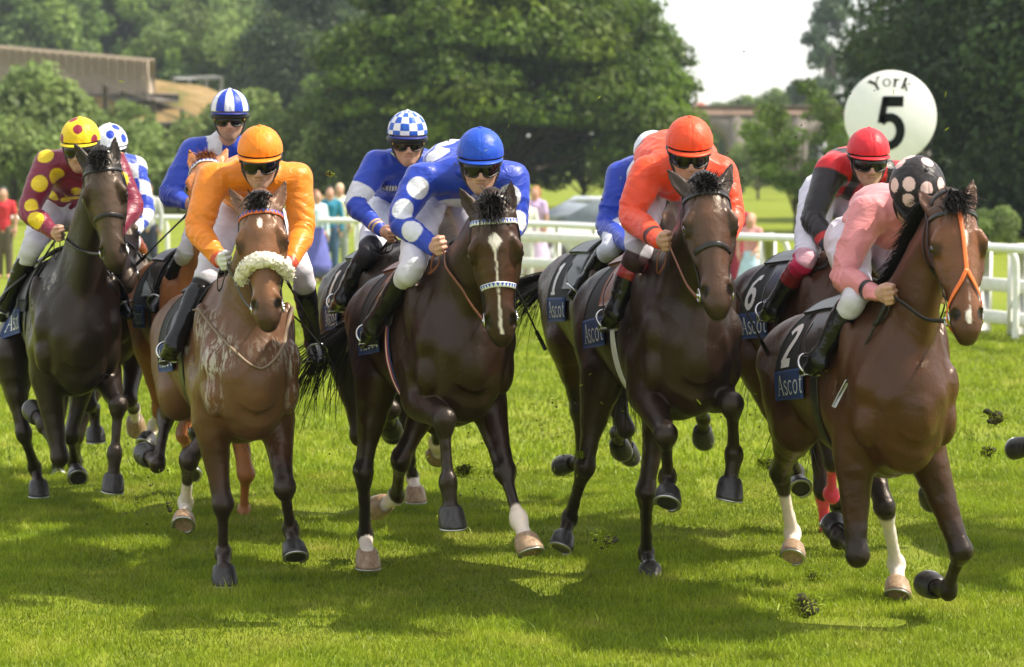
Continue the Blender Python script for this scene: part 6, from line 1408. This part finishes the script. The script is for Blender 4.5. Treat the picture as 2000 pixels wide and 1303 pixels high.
def board_fence(pxs, rails, label, post_px, bw, dD=1.0, top=1.08):
    pts = []
    for px in pxs:
        xs_ = rp[:, 0] / rp[:, 1] * FPX + 1000; D = np.interp(px, xs_, rp[:, 1]) + dD; pts.append(A(*px_xy(px, D), 0))
    pts = np.array(pts); o = empty('board_fence', pts[0]); tag(o, label, 'fence'); b0 = pts[0]
    for z_ in rails:
        MB().tube(pts + A(0, -.1, z_), .085, 8, flat=.35, up=A(0, 1, 0)).build('board', M['white_paint'], o, base=b0)
    for px in post_px:
        D = np.interp(px, rp[:, 0] / rp[:, 1] * FPX + 1000, rp[:, 1]) + dD; c = A(*px_xy(px, D), 0); mb = MB(); mb.box(c + A(0, 0, top / 2), (bw, .10, top), None, .04); mb.build('post', M['white_paint'], o, base=b0)
board_fence((700, 900, 1060, 1176), (.86, .42, .06), 'white three board fence behind the rail at the parked white car', (700, 1088, 1160), .13)
board_fence((1906, 1980, 2100), (.62, .22), 'white fence of thick rounded posts and boards at right edge behind the rail', (1920, 1988, 2070), .24, .9, 1.14)
board_fence((1488, 1512), (), 'single thick white post behind the rail beside the girl in pale blue skirt', (1500,), .24, .9, 1.14)
# furlong marker
c = at(1739, 228, 33.2); sg_ = empty('furlong_marker', A(c[0], c[1], 0)); tag(sg_, 'big round white furlong marker reading York 5', 'sign'); sb = A(c[0], c[1], 0); Rr = 90 / FPX * 33.2
V = [c + A(0, 0, 0)]; mb = MB(); n = 96; prof = [(0, -.022), (Rr - .012, -.022), (Rr, -.012), (Rr, .012), (Rr - .012, .022), (0, .022)]; V = []
for r_, y_ in prof:
    for i in range(n): a = 2 * math.pi * i / n; V.append(c + A(r_ * math.cos(a), y_, r_ * math.sin(a)))
mb.add(V, [[i * n + j, i * n + (j + 1) % n, (i + 1) * n + (j + 1) % n, (i + 1) * n + j] for i in range(5) for j in range(n)])
M['sign_white'] = plain('white_sign_enamel', (.84, .84, .82), rough=.45, var=.03); M['ink'] = plain('black_sign_paint', (.010, .012, .010), rough=.9, spec=.1); mb.build('disc', M['sign_white'], sg_, base=sb, smooth=False)
k = 33.2 / FPX; mb = MB(); letters('5', lambda x, y: c + A((1711 - 1739 + x * 70 + y * 3) * k, -.030, (228 - 286 + y * 69) * k), mb); mb.build('number', M['ink'], sg_, base=sb, smooth=False)
mb = MB()
def yk(x, y):
    a = R(90 + 34) - x / (.9 + .12 + .78 + .12 + .66 + .12 + .85) * R(68); rr = (59 + y * 17) * k; return c + A(rr * math.cos(a) + .0, -.030, rr * math.sin(a) + .0)
letters('York', yk, mb, 1.25); mb.build('lettering', M['ink'], sg_, base=sb, smooth=False)
MB().tube([A(c[0], c[1] + .05, -.1), A(c[0], c[1] + .05, c[2] - Rr * .2)], .045, 10).build('pole', M['white_pvc'], sg_, base=sb)

# ------------------------------------------------------------------ parked car
def car(c, rot, col, label):
    o = empty('parked_car', c); tag(o, label, 'car'); ca, sa = math.cos(rot), math.sin(rot); T = lambda P: np.array([(c[0] + x * ca - y * sa, c[1] + x * sa + y * ca, z) for x, y, z in P])
    low = [(-2.05, .34), (-2.12, .6), (-2.0, .86), (-1.2, .96), (1.3, .96), (2.0, .80), (2.12, .55), (2.05, .32)]; V = []; 
    for y, sx, in ((-.86, .97), (-.80, 1), (.80, 1), (.86, .97)):
        for x, z in low: V.append((x * sx, y, z))
    n = len(low); F = [[i * n + j, i * n + (j + 1) % n, (i + 1) * n + (j + 1) % n, (i + 1) * n + j] for i in range(3) for j in range(n)] + [list(range(n))[::-1], [3 * n + j for j in range(n)]]
    mobj('body', T(V), F, col, o, base=c)
    def loft(prof, name, m, ys):
        V = []; 
        for y, kx in ys:
            for x, z in prof: V.append((x * kx, y, z))
        n = len(prof); F = [[i * n + j, i * n + (j + 1) % n, (i + 1) * n + (j + 1) % n, (i + 1) * n + j] for i in range(len(ys) - 1) for j in range(n)] + [list(range(n))[::-1], [(len(ys) - 1) * n + j for j in range(n)]]; mobj(name, T(V), F, m, o, base=c)
    loft([(-1.45, .95), (-1.0, 1.36), (.35, 1.40), (1.25, .95)], 'window', M['car_glass'], ((-.74, 1), (-.66, .97), (.66, .97), (.74, 1))); loft([(-1.02, 1.35), (-.9, 1.45), (.25, 1.47), (.40, 1.38)], 'roof', col, ((-.66, 1), (.66, 1)))
    for sx in (-1.3, 1.32):
        for sy in (-.80, .80):
            w_ = MB().tube(T([(sx, sy - .1, .32), (sx, sy + .1, .32)]), .32, 24).build('wheel', M['goggle_frame'], o, base=c); MB().tube(T([(sx, sy - .108, .32), (sx, sy + .108, .32)]), .19, 16).build('rim', M['steel_dull'], w_, base=c)
    for sy in (-.6, .6): MB().ball(T([(2.02, sy, .68)])[0], (.09, .14, .08)).build('headlight', M['steel'], o, base=c)
M['car_glass'] = plain('car_glass', (.16, .19, .21), rough=.15); car(A(*px_xy(1170, 50), 0), R(200), plain('silver_white_car_paint', (.62, .63, .64), rough=.25, coat=.8), 'silver white parked car behind the three board fence')

# ------------------------------------------------------------------ people behind the rail
def folk(px, D, h, label, top, bottom, hair=(.05, .03, .02), skirt=False, yaw=0.0, hat=None, sleeves=.3, arm=(0, 0), tone=1.0):
    c = A(*px_xy(px, D), 0); k = h / 1.70; l = A(math.cos(yaw), math.sin(yaw), 0); f = A(math.sin(yaw), -math.cos(yaw), 0); W = lambda u, v, z: c + (u * l + v * f) * k + A(0, 0, z * k); Z = A(0, 0, 1)
    def arms(G, r, t1):
        for a, fw in ((-1, arm[0]), (1, arm[1])):
            s_ = W(a * .17, 0, 1.40); e = W(a * .23, fw * .1, 1.13); w_ = W(a * (.22 - .1 * fw), .04 + fw * .28, .90 + fw * .22)
            if t1 >= 1: G.chain([s_, e, w_], A((.047, .047), (.038, .038), (.026, .026)) * r * k, l); G.chain([w_, w_ + nrm(w_ - e) * .15 * k], A((.026, .022), (.014, .022)) * k, l)
            else: G.chain([s_, s_ + (e - s_) * min(1, t1 * 2)], A((.06, .06), (.053, .053)) * k, l)
    B = Field(.014, .02); B.chain([W(0, 0, .90), W(0, .0, 1.12), W(0, .01, 1.33), W(0, -.01, 1.42)], A((.13, .09), (.11, .085), (.14, .095), (.11, .07)) * k, l); B.chain([W(0, -.01, 1.40), W(0, .01, 1.52)], A((.05, .05), (.05, .05)) * k, l)
    B.blob(W(0, .01, 1.60), A(.074, .092, .105) * k, (l, f, Z)); B.chain([W(0, .04, 1.57), W(0, .06, 1.505)], A((.05, .05), (.028, .03)) * k, l); B.chain([W(0, .095, 1.60), W(0, .115, 1.57)], A((.01, .01), (.014, .014)) * k, l, k=.006)
    arms(B, 1, 1)
    for a in (-1, 1): B.chain([W(a * .085, 0, .90), W(a * .09, .01, .48), W(a * .09, -.01, .09)], A((.085, .09), (.055, .058), (.036, .04)) * k, l); B.chain([W(a * .09, -.02, .05), W(a * .095, .15, .035)], A((.04, .035), (.035, .025)) * k, l)
    V, F = B.mesh(1); C = np.tile(SKIN * tone, (len(V), 1)); o = mobj('person', V, F, M['skin'], base=c, col=C); tag(o, label, 'spectator', 'spectators behind the rail')
    T = Field(.016, .02); T.chain([W(0, 0, .95), W(0, .0, 1.12), W(0, .01, 1.33), W(0, -.01, 1.43)], A((.15, .11), (.13, .105), (.16, .115), (.13, .08)) * k, l); arms(T, 1.25, sleeves); V, F = T.mesh(1); mobj('shirt' if not skirt else 'bodice', V, F, plain('cloth_%d' % px, top, rough=.85), o, base=c)
    T = Field(.016, .02)
    if skirt: T.chain([W(0, 0, .98), W(0, 0, .75), W(0, 0, .32)], A((.145, .12), (.20, .17), (.30, .25)) * k, l)
    else:
        for a in (-1, 1): T.chain([W(a * .075, 0, .93), W(a * .09, .01, .48), W(a * .09, -.01, .10)], A((.10, .105), (.075, .08), (.06, .07)) * k, l)
    V, F = T.mesh(1); mobj('skirt' if skirt else 'trousers', V, F, plain('cloth_low_%d' % px, bottom, rough=.85), o, base=c)
    T = Field(.012, .015); T.blob(W(0, -.02, 1.63), A(.084, .10, .10) * k, (l, f, Z)); 
    if skirt: T.chain([W(0, -.05, 1.60), W(0, -.06, 1.45)], A((.08, .06), (.07, .04)) * k, l)
    T.blob(W(0, .11, 1.585), A(.075, .08, .09) * k, (l, f, Z), sub=True); V, F = T.mesh(1); mobj('hat' if hat else 'hair', V, F, plain('hair_%d' % px, hat or hair, rough=.7), o, base=c)
folk(8, 47, 1.66, 'person in bright red top and dark cap behind the rail at far left', (.55, .03, .04), (.10, .08, .05), hat=(.03, .04, .035))
folk(290, 46, 1.75, 'man in pale grey shirt behind the rail, left of the striped cap jockey', (.45, .46, .44), (.03, .035, .06), hair=(.04, .025, .02), sleeves=1)
folk(618, 45.5, 1.62, 'woman in pale cardigan and blue violet skirt behind rail, beside the orange jockey', (.55, .68, .72), (.12, .13, .42), hair=(.22, .11, .05), skirt=True, sleeves=1, yaw=.6)
folk(645, 48, 1.66, 'person in teal top behind the woman in the blue violet skirt', (.02, .20, .30), (.05, .10, .18), hair=(.05, .04, .03), sleeves=1)
folk(664, 50, 1.70, 'person in white and yellow right of the one in teal', (.65, .64, .45), (.25, .28, .25), hair=(.6, .5, .3), sleeves=1)
folk(1046, 46, 1.68, 'woman with red hair in a lilac top behind the three board fence', (.60, .42, .68), (.60, .46, .66), hair=(.36, .16, .06), skirt=True, sleeves=.3, yaw=-.5)
folk(1026, 44.8, 1.55, 'person in white half hidden by the sleeve of the blue spotted jockey', (.68, .66, .60), (.5, .5, .48), hair=(.55, .5, .42), sleeves=1)
folk(1436, 38, 1.62, 'woman in dark red top behind the rail, right of the orange red jockey', (.36, .02, .05), (.25, .02, .04), hair=(.45, .2, .1), skirt=True, sleeves=.5)
folk(1466, 37.6, 1.36, 'girl with bare arms in pale blue skirt beside the woman in dark red', (.62, .30, .28), (.45, .62, .74), hair=(.5, .3, .2), skirt=True, arm=(.3, .6), sleeves=.1, yaw=-.4)

# ------------------------------------------------------------------ flying turf
M['clod'] = plain('dark_soil', (.040, .036, .014), rough=1, bump=.6, bscale=60)
def clod(px, py, D, r, label, seed, grassy=.6):
    c = at(px, py, D); rd = random.Random(seed); F = Field(r * .16, r * .12)
    for i in range(11): F.blob(c + A(rd.gauss(0, .38), rd.gauss(0, .38), rd.gauss(0, .32)) * r, A(rd.uniform(.2, .42), rd.uniform(.2, .42), rd.uniform(.15, .3)) * r)
    V, Fc = F.mesh(1); N = normals(V, Fc); V = V + N * ((vnoise(V * (5 / r)) - .5) * r * .35)[:, None]; o = mobj('turf_clod', V, Fc, M['clod'], base=c); tag(o, label, 'turf clod', 'clods of turf thrown up by the hooves')
    V = []; Fq = []; C = []
    for i in range(int(620 * grassy) + 60):
        p = c + A(rd.gauss(0, .55), rd.gauss(0, .5), rd.gauss(0, .4)) * r; d = nrm(A(rd.gauss(0, 1), rd.gauss(0, 1), rd.gauss(.3, .8))); s_ = nrm(np.cross(d, A(rd.random(), rd.random(), rd.random()))) * .0024; L_ = r * rd.uniform(.3, .8); b = len(V)
        V += [p - s_, p + s_, p + d * L_ * .6 + s_ * .8 - A(0, 0, .1 * L_), p + d * L_ * .6 - s_ * .8 - A(0, 0, .1 * L_)]; Fq.append([b, b + 1, b + 2, b + 3]); C += [rd.random()] * 4
    tag(mobj('grass_blades', np.array(V), Fq, M['blade'], o, base=c, col=np.stack([C] * 3, 1)), kind='stuff')
for q in ((1570, 1182, 10.9, .075, 'largest green turf clod low on the right, below the white stockinged hind leg', 1, 1.0), (1185, 1056, 11.6, .045, 'turf clod in the grass between the blaze horse and the next to the right', 2, .6), (1946, 816, 12.5, .050, 'upper of the two brown clods flying right of the foremost horse', 3, .3), (1928, 882, 12.7, .038, 'lower of the two brown clods flying right of the foremost horse', 4, .3),
          (645, 340, 13, .018, 'tiny brown clod in the air left of the checked cap', 5, .1), (332, 992, 14, .035, 'clod kicked up at the white hind foot of the sheepskin noseband horse', 6, .3), (905, 918, 13.6, .045, 'clod behind the raised foreleg of the blaze faced horse', 7, .7), (1495, 905, 13.0, .035, 'clod left of the white hind leg of the foremost horse', 8, .5), (1132, 888, 12.9, .022, 'small clod beside the hock of the horse with tan pad', 9, .4), (1590, 1125, 11.2, .035, 'dark clod just above the largest green one', 10, .8)): clod(*q)
rd = random.Random(12); mb = MB(); mg = MB()
for i in range(430):
    g = rd.choice(((520, 900, 900, 240, 90), (1080, 800, 130, 120, 90), (1160, 860, 110, 100, 90), (1500, 830, 100, 160, 90), (1640, 760, 120, 120, 60), (300, 960, 60, 50, 60), (930, 900, 90, 60, 50), (1000, 250, 500, 140, 60), (1400, 200, 400, 160, 60), (1850, 900, 90, 120, 60)))
    p = at(rd.gauss(g[0], g[2] * .6), rd.gauss(g[1], g[3] * .55), rd.uniform(11.5, 15.5))
    if p[2] < .05: continue
    if rd.random() < .62:
        s_ = rd.uniform(.0025, .007); mb.ball(p, (s_, s_ * rd.uniform(.5, 1), s_ * rd.uniform(.5, 1)), None, 5, 3)
    else:
        d = nrm(A(rd.gauss(0, 1), rd.gauss(0, 1), rd.gauss(0, 1))); s_ = nrm(np.cross(d, A(0.1, 1, .2))) * .002; L_ = rd.uniform(.012, .035); mg.add([p - s_, p + s_, p + d * L_ + s_ * .5 + A(0, 0, -.004), p + d * L_ - s_ * .5], [(0, 1, 2, 3)])
o = empty('turf_specks', (0, 12, .0)); tag(o, kind='stuff'); mb.build('soil_specks', M['clod'], o, base=A(0, 12, 0)); mg.build('grass_bits', M['blade'], o, base=A(0, 12, 0), col=np.full((mg.n, 3), .8))
# ------------------------------------------------------------------ summer haze
def haze():
    V = [(x, y, z) for x in (-320, 320) for y in (-6, 420) for z in (-2.5, 60)]
    t = NT('haze_air'); t.t.nodes.clear(); out = t.n('ShaderNodeOutputMaterial'); pv = t.n('ShaderNodeVolumePrincipled'); pv.inputs['Color'].default_value = (.80, .90, 1.0, 1); pv.inputs['Density'].default_value = HAZE; pv.inputs['Anisotropy'].default_value = .2; t.l(pv.outputs[0], out.inputs['Volume'])
    o = mobj('haze', V, [(0, 1, 3, 2), (4, 6, 7, 5), (0, 4, 5, 1), (2, 3, 7, 6), (0, 2, 6, 4), (1, 5, 7, 3)], t.m, smooth=False); tag(o, kind='stuff')
HAZE = .00030
haze()
